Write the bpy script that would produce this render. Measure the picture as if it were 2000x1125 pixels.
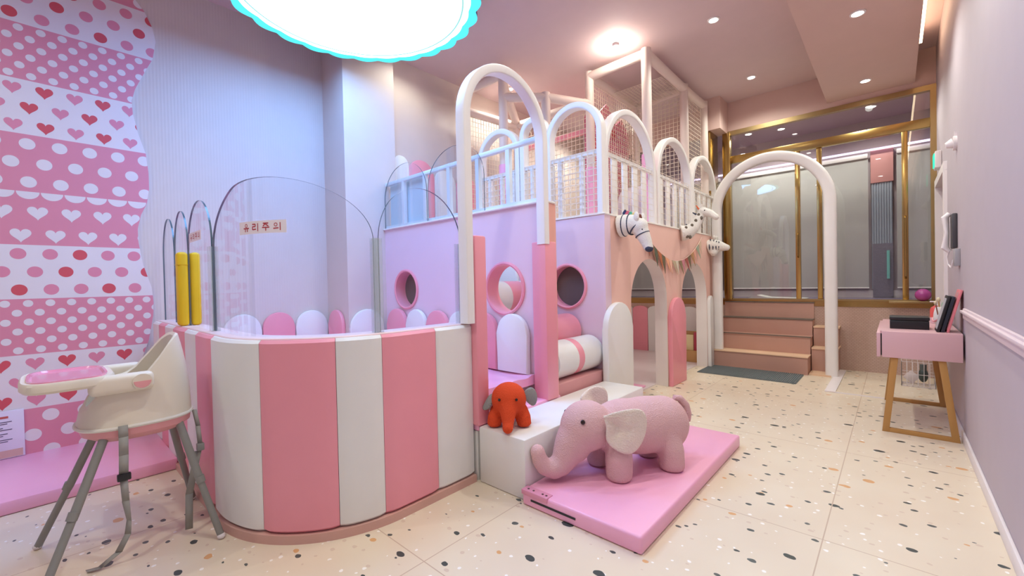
import bpy, bmesh, math, random
from mathutils import Vector, Matrix
random.seed(7)
C = bpy.context.scene.collection
sc = bpy.context.scene
for o in list(bpy.data.objects): bpy.data.objects.remove(o)
PI = math.pi

# ------------------------------------------------------------------ camera
def cam_setup():
    a, b, c = [math.radians(v) for v in (42.034, .788, -1.223)]
    M = Matrix(((math.cos(a), math.sin(a), 0), (0, 0, -1), (-math.sin(a), math.cos(a), 0)))
    Rx = Matrix(((1, 0, 0), (0, math.cos(b), -math.sin(b)), (0, math.sin(b), math.cos(b))))
    Rz = Matrix(((math.cos(c), -math.sin(c), 0), (math.sin(c), math.cos(c), 0), (0, 0, 1)))
    R = Rz @ Rx @ M                      # world -> (right, down, forward)
    W = Matrix((R[0], -R[1], -R[2])).transposed().to_4x4()
    W.translation = (0, 0, 1.2)
    cd = bpy.data.cameras.new('camera'); co = bpy.data.objects.new('camera', cd); C.objects.link(co)
    co.matrix_world = W
    cd.sensor_width = 36; cd.lens = 828.9 / 2000 * 36; cd.clip_start = .02
    sc.camera = co
cam_setup()
w = bpy.data.worlds.new('world'); sc.world = w; w.use_nodes = True
w.node_tree.nodes['Background'].inputs[0].default_value = (.8, .82, .85, 1)
w.node_tree.nodes['Background'].inputs[1].default_value = .25
sc.view_settings.view_transform = 'Standard'; sc.view_settings.look = 'None'
sc.view_settings.exposure = 0.0; sc.view_settings.gamma = 1; sc.view_settings.use_curve_mapping = False

CEIL = 3.75; SOF = 3.4
DISC_COL = (.22, .46, 1.0); DISC_E = 12
SPOT_W = 45; SPOT_COL = (.95, 1.0, .90)
COVE_E = 10

# ------------------------------------------------------------------ materials
MATS = {}
def srgb(h):
    h = h.lstrip('#'); v = [int(h[i:i+2], 16) / 255 for i in (0, 2, 4)]
    return tuple((x / 12.92 if x <= .04045 else ((x + .055) / 1.055) ** 2.4) for x in v) + (1,)
def mat(name, col, rough=.5, metal=0, bump=None, emit=None, spec=.5, coat=0):
    if name in MATS: return MATS[name]
    m = bpy.data.materials.new(name); m.use_nodes = True; nt = m.node_tree
    b = nt.nodes['Principled BSDF']
    c = srgb(col) if isinstance(col, str) else tuple(col) + (1,)
    b.inputs['Base Color'].default_value = c
    b.inputs['Roughness'].default_value = rough; b.inputs['Metallic'].default_value = metal
    b.inputs['Specular IOR Level'].default_value = spec
    b.inputs['Coat Weight'].default_value = coat
    # subtle procedural wear in colour
    tc = nt.nodes.new('ShaderNodeTexCoord'); n = nt.nodes.new('ShaderNodeTexNoise'); n.inputs['Scale'].default_value = 6
    mx = nt.nodes.new('ShaderNodeMix'); mx.data_type = 'RGBA'; mx.blend_type = 'MULTIPLY'; mx.inputs[0].default_value = .06
    nt.links.new(tc.outputs['Object'], n.inputs['Vector']); mx.inputs[6].default_value = c
    nt.links.new(n.outputs['Fac'], mx.inputs[7]); nt.links.new(mx.outputs[2], b.inputs['Base Color'])
    if bump:
        kind, scale, st = bump
        if kind == 'noise': t = nt.nodes.new('ShaderNodeTexNoise'); t.inputs['Scale'].default_value = scale; out = t.outputs['Fac']
        elif kind == 'knit':
            t = nt.nodes.new('ShaderNodeTexVoronoi'); t.inputs['Scale'].default_value = scale; out = t.outputs['Distance']
        else:
            t = nt.nodes.new('ShaderNodeTexWave'); t.inputs['Scale'].default_value = scale; out = t.outputs['Fac']
            t.bands_direction = kind
        nt.links.new(tc.outputs['Object'], t.inputs['Vector'])
        bp = nt.nodes.new('ShaderNodeBump'); bp.inputs['Strength'].default_value = st; bp.inputs['Distance'].default_value = .01
        nt.links.new(out, bp.inputs['Height']); nt.links.new(bp.outputs['Normal'], b.inputs['Normal'])
    if emit: b.inputs['Emission Color'].default_value = tuple(emit[0]) + (1,); b.inputs['Emission Strength'].default_value = emit[1]
    MATS[name] = m; return m
def emission(name, col, s):
    m = bpy.data.materials.new(name); m.use_nodes = True; nt = m.node_tree; nt.nodes.clear()
    e = nt.nodes.new('ShaderNodeEmission'); o = nt.nodes.new('ShaderNodeOutputMaterial')
    e.inputs[0].default_value = tuple(col) + (1,); e.inputs[1].default_value = s; nt.links.new(e.outputs[0], o.inputs[0]); return m
def glassmat(name, tint, refl=.06, edge=.5, rough=0.0):
    m = bpy.data.materials.new(name); m.use_nodes = True; nt = m.node_tree; nt.nodes.clear()
    t = nt.nodes.new('ShaderNodeBsdfTransparent'); g = nt.nodes.new('ShaderNodeBsdfGlossy'); mx = nt.nodes.new('ShaderNodeMixShader')
    lw = nt.nodes.new('ShaderNodeLayerWeight'); lw.inputs[0].default_value = .25
    mr = nt.nodes.new('ShaderNodeMapRange'); mr.inputs[3].default_value = refl; mr.inputs[4].default_value = edge
    o = nt.nodes.new('ShaderNodeOutputMaterial'); t.inputs[0].default_value = tuple(tint) + (1,); g.inputs['Roughness'].default_value = rough
    nt.links.new(lw.outputs['Fresnel'], mr.inputs[0]); nt.links.new(mr.outputs[0], mx.inputs[0])
    nt.links.new(t.outputs[0], mx.inputs[1]); nt.links.new(g.outputs[0], mx.inputs[2]); nt.links.new(mx.outputs[0], o.inputs[0]); return m

PINK = mat('pink vinyl', '#f69eac', .42, bump=('noise', 40, .04), coat=.1)
WHITE = mat('white vinyl', '#f0eeea', .42, bump=('noise', 40, .04), coat=.1)
HOT = mat('bright pink mat vinyl', '#feb6d6', .38, bump=('noise', 60, .05), coat=.15)
PEACH = mat('peach pink painted board', '#f2c4b6', .6)
CREAM = mat('white painted board', '#f3ece6', .5)
PADW = mat('cream padded sleeve', '#ecd9cf', .5)
LACQ = mat('white lacquer', '#f6f1ee', .35)
GOLD = mat('polished gold metal', '#b8995f', .24, 1)
GOLDB = mat('brushed gold metal', '#ae9468', .4, .9)
NET = mat('cream net cord', '#f3e4d2', .7)
BLACK = mat('black plastic', '#1d1b1e', .4)
GREY = mat('grey plastic', '#8e8c88', .5)
DARK = mat('taupe net screen', '#6b5b55', .8)
GLASS = glassmat('clear pane glass', (.985, .99, .995), .02, .22)
GEDGE = mat('green glass edge', '#4d6068', .15, spec=.8)
WINGL = glassmat('window glass', (.92, .92, .92), .05, .45)
def frosted(name, col, f):
    m = bpy.data.materials.new(name); m.use_nodes = True; nt = m.node_tree; nt.nodes.clear()
    t = nt.nodes.new('ShaderNodeBsdfTransparent'); g = nt.nodes.new('ShaderNodeBsdfPrincipled'); mx = nt.nodes.new('ShaderNodeMixShader'); o = nt.nodes.new('ShaderNodeOutputMaterial')
    g.inputs['Base Color'].default_value = srgb(col); g.inputs['Roughness'].default_value = .2; mx.inputs[0].default_value = f
    nt.links.new(t.outputs[0], mx.inputs[1]); nt.links.new(g.outputs[0], mx.inputs[2]); nt.links.new(mx.outputs[0], o.inputs[0]); return m
CHAN = frosted('clear plastic channel', '#c4d2cc', .22)

# ------------------------------------------------------------------ mesh builder
class MB:
    def __init__(s): s.bm = bmesh.new(); s.mats = []
    def mi(s, m):
        if m is None: return 0
        if m not in s.mats: s.mats.append(m)
        return s.mats.index(m)
    def face(s, pts, m=None):
        try:
            f = s.bm.faces.new([s.bm.verts.new(p) for p in pts]); f.material_index = s.mi(m); return f
        except Exception: return None
    def box(s, a, b, m=None, bev=0, seg=2, mx=None):
        a, b = [min(p, q) for p, q in zip(a, b)], [max(p, q) for p, q in zip(a, b)]
        v = [s.bm.verts.new((x, y, z)) for x in (a[0], b[0]) for y in (a[1], b[1]) for z in (a[2], b[2])]
        fs = [s.bm.faces.new([v[i] for i in q]) for q in ((0,1,3,2),(4,6,7,5),(0,4,5,1),(2,3,7,6),(0,2,6,4),(1,5,7,3))]
        k = s.mi(m)
        for f in fs: f.material_index = k
        if mx is not None: bmesh.ops.transform(s.bm, matrix=mx, verts=v)
        if bev:
            es = list({e for f in fs for e in f.edges})
            r = bmesh.ops.bevel(s.bm, geom=es, offset=bev, segments=seg, affect='EDGES', profile=.5, clamp_overlap=True)
            for f in r['faces']: f.material_index = k
        return s
    def cyl(s, p0, p1, r0, r1=None, n=16, m=None, cap=True):
        r1 = r0 if r1 is None else r1
        p0, p1 = Vector(p0), Vector(p1); d = (p1 - p0).normalized()
        u = d.orthogonal().normalized(); v = d.cross(u); k = s.mi(m)
        A = [s.bm.verts.new(p0 + (u * math.cos(2*PI*i/n) + v * math.sin(2*PI*i/n)) * r0) for i in range(n)]
        B = [s.bm.verts.new(p1 + (u * math.cos(2*PI*i/n) + v * math.sin(2*PI*i/n)) * r1) for i in range(n)]
        for i in range(n): s.bm.faces.new((A[i], A[(i+1)%n], B[(i+1)%n], B[i])).material_index = k
        if cap: s.bm.faces.new(A[::-1]).material_index = k; s.bm.faces.new(B).material_index = k
        return s
    def tube(s, pts, r, n=10, m=None):
        pts = [Vector(p) for p in pts]; rs = r if isinstance(r, (list, tuple)) else [r] * len(pts); k = s.mi(m)
        ref = None; rings = []
        for i, p in enumerate(pts):
            d = (pts[min(i+1, len(pts)-1)] - pts[max(i-1, 0)]).normalized()
            if ref is None: ref = d.orthogonal().normalized()
            ref = (ref - d * ref.dot(d)).normalized(); v = d.cross(ref)
            rings.append([s.bm.verts.new(p + (ref*math.cos(2*PI*j/n) + v*math.sin(2*PI*j/n)) * rs[i]) for j in range(n)])
        for a, b in zip(rings, rings[1:]):
            for j in range(n): s.bm.faces.new((a[j], a[(j+1)%n], b[(j+1)%n], b[j])).material_index = k
        s.bm.faces.new(rings[0][::-1]).material_index = k; s.bm.faces.new(rings[-1]).material_index = k
        return s
    def loft(s, rings, m=None, cap=True, closed=False):
        k = s.mi(m); R = [[s.bm.verts.new(p) for p in r] for r in rings]; n = len(R[0])
        pairs = list(zip(R, R[1:])) + ([(R[-1], R[0])] if closed else [])
        for a, b in pairs:
            for j in range(n): s.bm.faces.new((a[j], a[(j+1)%n], b[(j+1)%n], b[j])).material_index = k
        if cap and not closed: s.bm.faces.new(R[0][::-1]).material_index = k; s.bm.faces.new(R[-1]).material_index = k
        return s
    def prism(s, poly, d, m=None, msid=None, bev=0):
        # poly: 3D points of one face, d: extrusion vector
        d = Vector(d); k = s.mi(m); ks = s.mi(msid) if msid else k
        A = [s.bm.verts.new(p) for p in poly]; B = [s.bm.verts.new(Vector(p) + d) for p in poly]; n = len(A)
        fa = s.bm.faces.new(A[::-1]); fb = s.bm.faces.new(B); fa.material_index = fb.material_index = k
        for i in range(n): s.bm.faces.new((A[i], A[(i+1)%n], B[(i+1)%n], B[i])).material_index = ks
        if bev:
            es = list(fa.edges) + list(fb.edges)
            r = bmesh.ops.bevel(s.bm, geom=es, offset=bev, segments=2, affect='EDGES', profile=.5, clamp_overlap=True)
            for f in r['faces']: f.material_index = k
        return s
    def ball(s, c, r, m=None, u=20, v=12, rot=None):
        r = (r, r, r) if not isinstance(r, (tuple, list)) else r
        mx = Matrix.Translation(c) @ (rot.to_4x4() if rot is not None else Matrix()) @ Matrix.Diagonal((*r, 1))
        g = bmesh.ops.create_uvsphere(s.bm, u_segments=u, v_segments=v, radius=1, matrix=mx); k = s.mi(m)
        for f in {f for q in g['verts'] for f in q.link_faces}: f.material_index = k
        return s
    def lathe(s, prof, c=(0,0,0), n=24, m=None):
        rings = [[(c[0]+r*math.cos(2*PI*i/n), c[1]+r*math.sin(2*PI*i/n), c[2]+z) for i in range(n)] for r, z in prof]
        return s.loft(rings, m)
    def net(s, o, u, v, nu, nv, r=.003, m=None):
        o, u, v = Vector(o), Vector(u), Vector(v)
        for i in range(nu+1): s.cyl(o + u*i/nu, o + u*i/nu + v, r, n=4, m=m, cap=False)
        for j in range(nv+1): s.cyl(o + v*j/nv, o + v*j/nv + u, r, n=4, m=m, cap=False)
        return s
    def build(s, name, m=None, parent=None, smooth=True, label=None, loc=None):
        me = bpy.data.meshes.new(name)
        bmesh.ops.recalc_face_normals(s.bm, faces=s.bm.faces)
        s.bm.to_mesh(me); s.bm.free()
        for x in (s.mats or [m]): me.materials.append(x)
        if smooth:
            me.polygons.foreach_set('use_smooth', [True]*len(me.polygons)); me.set_sharp_from_angle(angle=math.radians(35))
        o = bpy.data.objects.new(name, me); C.objects.link(o)
        if parent: o.parent = parent; o.matrix_parent_inverse = Matrix.Translation(-parent.location) if parent.type == 'EMPTY' and parent.parent is None and tuple(parent.rotation_euler) == (0,0,0) else Matrix()
        if label: o['label'] = label
        return o
def thing(name, label, cat, loc=(0,0,0), group=None, rz=0):
    o = bpy.data.objects.new(name, None); C.objects.link(o); o.location = loc; o.rotation_euler = (0,0,rz); o.empty_display_size = .1
    o['label'] = label; o['category'] = cat
    if group: o['group'] = group
    return o
def tag(o, label, cat, group=None, kind=None):
    o['label'] = label; o['category'] = cat
    if group: o['group'] = group
    if kind: o['kind'] = kind
    return o
def struct(o, label=None, cat=None):
    o['kind'] = 'structure'
    if label: o['label'] = label
    if cat: o['category'] = cat
    return o

# ------------------------------------------------------------------ room materials
def floor_mat():
    m = bpy.data.materials.new('terrazzo tile floor'); m.use_nodes = True; nt = m.node_tree; b = nt.nodes['Principled BSDF']; N = nt.nodes.new; L = nt.links.new
    b.inputs['Roughness'].default_value = .3; b.inputs['Specular IOR Level'].default_value = .4
    g = N('ShaderNodeNewGeometry'); nz = N('ShaderNodeTexNoise'); nz.inputs['Scale'].default_value = 28; nz.inputs['Detail'].default_value = 1
    L(g.outputs['Position'], nz.inputs['Vector'])
    va = N('ShaderNodeVectorMath'); va.operation = 'MULTIPLY_ADD'; va.inputs[1].default_value = (.014,)*3
    L(nz.outputs['Color'], va.inputs[0]); L(g.outputs['Position'], va.inputs[2])
    cur = None
    base = srgb('#f3d9c0')
    n2 = N('ShaderNodeTexNoise'); n2.inputs['Scale'].default_value = 3; L(g.outputs['Position'], n2.inputs['Vector'])
    r = N('ShaderNodeValToRGB'); r.color_ramp.elements[0].color = srgb('#e4d1b9'); r.color_ramp.elements[1].color = srgb('#ece0ca')
    L(n2.outputs['Fac'], r.inputs[0]); cur = r.outputs[0]
    def layer(scale, thr, prob, col, off, cur, sx=1.0):
        mp = N('ShaderNodeMapping'); mp.inputs['Location'].default_value = (off, off*1.7, 0); mp.inputs['Rotation'].default_value = (0,0,off); mp.inputs['Scale'].default_value = (scale, scale*sx, 0)
        L(va.outputs[0], mp.inputs['Vector'])
        v = N('ShaderNodeTexVoronoi'); v.inputs['Scale'].default_value = 1; v.voronoi_dimensions = '2D'; v.inputs['Randomness'].default_value = .95
        L(mp.outputs[0], v.inputs['Vector'])
        sp = N('ShaderNodeSeparateColor'); L(v.outputs['Color'], sp.inputs[0])
        a = N('ShaderNodeMath'); a.operation = 'MULTIPLY_ADD'; a.inputs[1].default_value = thr*.9; a.inputs[2].default_value = thr*.45; L(sp.outputs[1], a.inputs[0])
        lt = N('ShaderNodeMath'); lt.operation = 'LESS_THAN'; L(v.outputs['Distance'], lt.inputs[0]); L(a.outputs[0], lt.inputs[1])
        pr = N('ShaderNodeMath'); pr.operation = 'LESS_THAN'; L(sp.outputs[0], pr.inputs[0]); pr.inputs[1].default_value = prob
        mu = N('ShaderNodeMath'); mu.operation = 'MULTIPLY'; L(lt.outputs[0], mu.inputs[0]); L(pr.outputs[0], mu.inputs[1])
        mx = N('ShaderNodeMix'); mx.data_type = 'RGBA'; L(mu.outputs[0], mx.inputs[0]); L(cur, mx.inputs[6]); mx.inputs[7].default_value = srgb(col)
        return mx.outputs[2]
    cur = layer(16, .11, .28, '#fffaf2', 3.1, cur)
    cur = layer(12, .12, .3, '#dcc7b2', 1.3, cur, 1.3)
    cur = layer(4.6, .10, .20, '#e0ac78', 5.2, cur, 1.4)
    cur = layer(7.5, .10, .26, '#575d5a', 2.2, cur, 1.5)
    cur = layer(4.5, .105, .34, '#474e4c', 8.2, cur, 1.5)
    br = N('ShaderNodeTexBrick'); br.offset = 0; br.inputs['Scale'].default_value = 1; br.inputs['Brick Width'].default_value = 1.27; br.inputs['Row Height'].default_value = 1.27
    br.inputs['Mortar Size'].default_value = .0025; br.inputs['Mortar Smooth'].default_value = 0; br.inputs['Color1'].default_value = br.inputs['Color2'].default_value = (0,0,0,1); br.inputs['Mortar'].default_value = (1,1,1,1)
    mp = N('ShaderNodeMapping'); mp.inputs['Location'].default_value = (.25, .19, 0); L(g.outputs['Position'], mp.inputs['Vector']); L(mp.outputs[0], br.inputs['Vector'])
    mx = N('ShaderNodeMix'); mx.data_type = 'RGBA'; L(br.outputs['Color'], mx.inputs[0]); L(cur, mx.inputs[6]); mx.inputs[7].default_value = srgb('#cbb39c')
    L(mx.outputs[2], b.inputs['Base Color']); return m
def hex_mat():
    m = bpy.data.materials.new('pink scale tile'); m.use_nodes = True; nt = m.node_tree; b = nt.nodes['Principled BSDF']; N = nt.nodes.new; L = nt.links.new
    b.inputs['Roughness'].default_value = .35
    g = N('ShaderNodeTexCoord'); mp = N('ShaderNodeMapping'); mp.inputs['Rotation'].default_value = (PI/2, 0, 0); L(g.outputs['Object'], mp.inputs['Vector'])
    v = N('ShaderNodeTexBrick'); v.inputs['Scale'].default_value = 1; v.inputs['Brick Width'].default_value = .034; v.inputs['Row Height'].default_value = .018; v.inputs['Mortar Size'].default_value = .0022
    v.inputs['Color1'].default_value = srgb('#cdb0a2'); v.inputs['Color2'].default_value = srgb('#c6a899'); v.inputs['Mortar'].default_value = srgb('#b29386')
    L(mp.outputs[0], v.inputs['Vector']); L(v.outputs['Color'], b.inputs['Base Color']); return m
FLOORM = floor_mat(); HEX = hex_mat()
WALLL = mat('ribbed lilac wallpaper', '#dccfc8', .6, bump=('Y', 14, .12))
WALLP = mat('plain beige wallpaper', '#ddcdc4', .7)
WALLR = mat('pale pink wall paint', '#beb1b9', .65)
CEILM = mat('dusty pink ceiling paint', '#d9bfbf', .75)
CEILS = mat('dusty pink soffit paint', '#d9b8ae', .75)
TRIM = mat('white trim paint', '#efe6e6', .45)

def quadbox(name, a, b, m, **k): return MB().box(a, b, m).build(name, m, smooth=False, **k)
XL, XR, YB, YF = -4.5, .363, 6.79, -2.6
struct(quadbox('floor', (XL-.1, YF-.1, -.1), (XR+.1, YB+.15, 0), FLOORM))
struct(quadbox('ceiling', (XL-.1, YF-.1, CEIL), (XR+.1, YB+.1, CEIL+.1), CEILM))
struct(quadbox('ceiling_soffit', (-.625, YF, SOF), (.19, YB, CEIL), CEILS))
struct(quadbox('wall_left', (XL-.1, YF, 0), (XL, 2.05, CEIL), WALLL))
struct(quadbox('wall_left_pillar', (XL-.1, 2.05, 0), (-4.05, 2.63, CEIL), WALLP))
struct(quadbox('wall_left_rear', (XL-.1, 2.63, 0), (-4.17, YB+.1, CEIL), WALLP))
struct(quadbox('wall_front', (XL-.1, YF-.1, 0), (XR+.1, YF, CEIL), WALLR))
# right wall with a door opening
wr = MB(); wr.box((XR, YF, 0), (XR+.1, 5.62, CEIL)); wr.box((XR, 5.62, 2.16), (XR+.1, YB+.1, CEIL)); wr.box((XR+.09, 5.62, 0), (XR+.14, YB+.1, 2.2))
struct(wr.build('wall_right', WALLR, smooth=False))
dm = MB(); dm.box((XR-.025, 5.55, 0), (XR+.05, 5.63, 2.14)); dm.box((XR-.025, 6.62, 0), (XR+.05, 6.70, 2.14)); dm.box((XR-.025, 5.55, 2.141), (XR+.06, 6.70, 2.22))
d1 = struct(dm.build('door_1', TRIM)); MB().box((XR+.055, 5.63, 0), (XR+.088, 6.62, 2.14)).build('door_leaf', mat('mauve door panel', '#a98f96', .5), d1)
struct(MB().box((XR-.014, YF, 0), (XR, 5.55, .075), bev=.004).build('baseboard_right', TRIM))
tr = MB(); tr.box((XR-.018, YF, .885), (XR, 4.22, .955), bev=.005); tr.box((XR-.032, YF, .925), (XR, 4.22, .943), bev=.005)
struct(tr.build('trim_1', mat('pale pink trim paint', '#e3cfd4', .5)))
# back wall: tiled base, gold mirrored strip, glass front, pink bulkhead
BW = MB(); BW.box((XL-.1, YB, 0), (XR+.1, YB+.1, .80)); struct(BW.build('wall_back', HEX, smooth=False))
struct(quadbox('wall_back_bulkhead', (XL-.1, YB, 3.33), (XR+.1, YB+.1, CEIL), CEILS))
struct(quadbox('wall_back_return', (-2.05, 6.42, 3.30), (-1.80, YB, CEIL), CEILS))
struct(quadbox('trim_2', (XL-.1, YB-.006, .80), (XR, YB+.06, .875), GOLD))
w1 = struct(MB().box((-1.80, YB-.02, 3.27), (XR, YB+.05, 3.33)).box((XR-.05, YB-.02, .86), (XR, YB+.05, 3.27)).box((XL, YB-.02, .875), (XR-.05, YB+.05, .895)).build('window_1', GOLDB, smooth=False))
for nm, a, b in (('transom_bar', (-1.80, YB-.015, 2.86), (XR-.05, YB+.05, 2.965)), ('mullion', (-.98, YB-.015, .895), (-.925, YB+.045, 2.86)), ('mullion', (-.745, YB-.0, .895), (-.69, YB+.06, 2.86)), ('mullion', (.07, YB-.01, .895), (.125, YB+.04, 2.86)),
    ('corner_post', (-1.86, YB-.06, .88), (-1.76, YB+.04, 3.3)), ('corner_post', (-2.02, 6.45, .88), (-1.94, YB, 3.3)), ('mullion', (-2.9, YB-.01, .895), (-2.84, YB+.04, 3.3)), ('mullion', (-3.6, YB-.01, .895), (-3.54, YB+.04, 3.3))):
    MB().box(a, b, bev=.003).build(nm, GOLD, w1)
MB().box((-1.76, YB+.01, .895), (XR-.05, YB+.02, 3.27)).build('pane', WINGL, w1, smooth=False)
MB().box((XL, YB+.01, .895), (-1.86, YB+.02, 3.33)).build('pane', WINGL, w1, smooth=False)
dh = MB(); dh.tube([(-.95, YB-.02, 1.45), (-.95, YB-.06, 1.47), (-.95, YB-.06, 1.75), (-.95, YB-.02, 1.77)], .009); dh.build('door_handle', GOLD, w1)
dh = MB(); dh.tube([(.098, YB-.012, 1.15), (.098, YB-.05, 1.17), (.098, YB-.05, 1.85), (.098, YB-.012, 1.87)], .012); dh.build('door_handle', GOLD, w1)
# room beyond the glass
struct(quadbox('floor_2', (XL-.1, YB+.1, .8), (1.2, 9, .88), mat('grey violet floor', '#8a7a92', .4)))
struct(quadbox('ceiling_2', (XL-.1, YB+.1, 3.33), (1.2, 9, 3.43), mat('mauve ceiling paint', '#b59aa4', .7)))
BL = mat('grey roller blind fabric', '#b9b4b2', .8)
struct(quadbox('wall_back_2', (XL-.1, 7.75, .88), (1.2, 7.85, 3.33), mat('pale wall beyond glass', '#b9a7ab', .8)))
struct(quadbox('wall_right_2', (1.1, YB+.1, .88), (1.2, 7.8, 3.33), WALLR)); struct(quadbox('wall_left_2', (XL-.1, YB+.1, .88), (XL, 7.8, 3.33), WALLR))
struct(quadbox('baseboard_back', (XL, 7.72, .88), (1.1, 7.75, .98), TRIM))
for x0, x1, lb in ((XL+.05, -2.15, 'grey roller blind behind the glass above the play house'), (-2.10, -.26, 'wide grey roller blind behind the glass above the stairs'), (.03, 1.0, 'grey roller blind at the far right behind the glass')):
    t = thing('roller_blind', lb, 'blind', (x0, 7.66, 1.0))
    MB().box((x0, 7.66, 1.02), (x1, 7.664, 2.80)).build('blind_fabric', BL, t, smooth=False)
    MB().box((x0, 7.63, 2.80), (x1, 7.70, 2.865), bev=.01).build('blind_cassette', TRIM, t)
    MB().cyl((x0, 7.662, 1.015), (x1, 7.662, 1.015), .01).build('bottom_bar', TRIM, t)
LED = emission('violet white light strip', (.80, .68, 1.0), 2.2)
tag(MB().box((-3.4, 7.60, 2.885), (1.0, 7.625, 2.91)).build('light_strip', LED), 'thin violet-white light strip above the grey roller blinds', 'light')
cu = MB()  # pleats, box, panel and bar: solid stand-ins for the entry reflected in the glass
for k in range(8): cu.cyl((-.215+k*.027, 7.69, 1.0), (-.215+k*.027, 7.69, 2.45), .015, n=8)
tag(cu.build('door_reflection', mat('pale blue curtain', '#9aa0ae', .7)), 'pale blue pleated strip modelling the entry door reflected in the glass', 'door_reflection')
tag(MB().box((-.235, 7.66, 2.45), (.0, 7.74, 2.90), bev=.004).build('panel_reflection', mat('coral pink pelmet', '#cf8f8c', .6)), 'coral pink box modelling the top of the entry reflected in the glass', 'panel_reflection')
tag(MB().box((-.22, 7.67, .885), (-.01, 7.73, 1.62)).build('lower_reflection', mat('mottled purple panel', '#77707f', .6, bump=('noise', 30, .4))), 'mottled purple grey panel modelling the lower part of the reflected entry', 'panel')
tag(MB().box((-.075, 7.64, 1.14), (-.045, 7.668, 1.52)).build('handle_reflection', mat('turquoise pull', '#7fd0c8', .4)), 'turquoise vertical bar modelling the handle of the reflected entry door', 'handle')
tag(MB().ball((.24, YB-.09, .955), .07, m=mat('magenta balloon rubber', '#b04a92', .25)).build('ball'), 'shiny magenta ball on the gold window ledge', 'ball')
struct(MB().box((-.05, YB-.16, .86), (XR, YB, .886), bev=.004).build('trim_3', GOLDB))

# cove light in the right ceiling slot
tag(MB().box((.20, YF+.2, 3.60), (.23, 6.2, 3.63)).build('cove_light', emission('warm cove strip', (1.0, .78, .5), COVE_E)), 'warm white light strip hidden in the ceiling slot along the right wall', 'light')

# downlights
EM = emission('downlight lens', (1.0, .93, .82), 30)
def downlight(x, y, z, lb, pw=1.0, spread=150):
    t = thing('downlight', lb, 'light', (x, y, z), 'recessed ceiling downlights')
    MB().lathe([(.055, 0), (.055, -.008), (.042, -.010), (.040, -.004), (.038, 0)], (x, y, z)).build('trim_ring', TRIM, t)
    n = 24; b = MB(); b.face([(x+.039*math.cos(2*PI*i/n), y+.039*math.sin(2*PI*i/n), z-.006) for i in range(n)]); b.build('lens', EM, t, smooth=False)
    ld = bpy.data.lights.new('bulb', 'SPOT'); ld.energy = SPOT_W*pw; ld.color = SPOT_COL; ld.spot_size = math.radians(spread); ld.spot_blend = .6; ld.shadow_soft_size = .04
    lo = bpy.data.objects.new('bulb', ld); C.objects.link(lo); lo.location = (0, 0, -.03); lo.parent = t
for x, y, z, lb, pw in ((-1.31, 4.51, CEIL, 'downlight in the main ceiling, nearer of the two right of the tube frame', 1),
    (-1.34, 6.13, CEIL, 'downlight in the main ceiling, closest to the pink bulkhead', 1),
    (-.215, 4.65, SOF, 'downlight in the lowered ceiling strip, nearer one', 1), (-.231, 6.31, SOF, 'downlight in the lowered ceiling strip, beside the gold frame', .8),
    (-3.75, 4.2, CEIL, 'small downlight seen through the tallest white arch', .8),
    (-3.72, 2.75, CEIL, 'downlight above the beige rear wall hidden by the disc lamp', .4), (-3.5, 5.9, CEIL, 'downlight above the rear of the upper deck', 1.5), (-3.05, 5.05, CEIL, 'added downlight brightening the middle of the climbing nets', .6),  # last one here is added to brighten the nets on the upper deck
    (-.2, 7.1, 3.33, 'downlight beyond the glass, behind the gold transom', .75), (-1.6, 7.1, 3.33, 'downlight beyond the glass, left over the stairs', .75),(-1.2, 7.2, 3.33, 'downlight beyond the glass, centre over the stairs', .75),
    (-1.3, 2.9, CEIL, 'main ceiling downlight above the pink floor mat', 1.1), (-1.3, .9, CEIL, 'main ceiling downlight above the camera side floor', 1.35), (-.215, 2.9, SOF, 'lowered strip downlight over the middle floor', .8), (-.215, 1.0, SOF, 'lowered strip downlight beside the camera', .8), (-1.6, -1.0, CEIL, 'main ceiling downlight behind the camera', 1.7), (-3.4, -1.2, CEIL, 'main ceiling downlight behind the high chair', 1.2)):
    downlight(x, y, z, lb, pw)

t = thing('surface_lamp', 'bright bare lamp glaring under the ceiling beside the tube frame', 'light', (-2.22, 4.22, CEIL))
MB().cyl((-2.22, 4.22, CEIL), (-2.22, 4.22, CEIL-.03), .035, n=16).build('socket', TRIM, t)
MB().ball((-2.22, 4.22, CEIL-.055), .03).build('bulb_glass', EM, t)
ld = bpy.data.lights.new('bulb', 'POINT'); ld.energy = 14; ld.color = (1, .9, .76); ld.shadow_soft_size = .032
lo = bpy.data.objects.new('bulb', ld); C.objects.link(lo); lo.location = (0, 0, -.10); lo.parent = t
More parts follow.
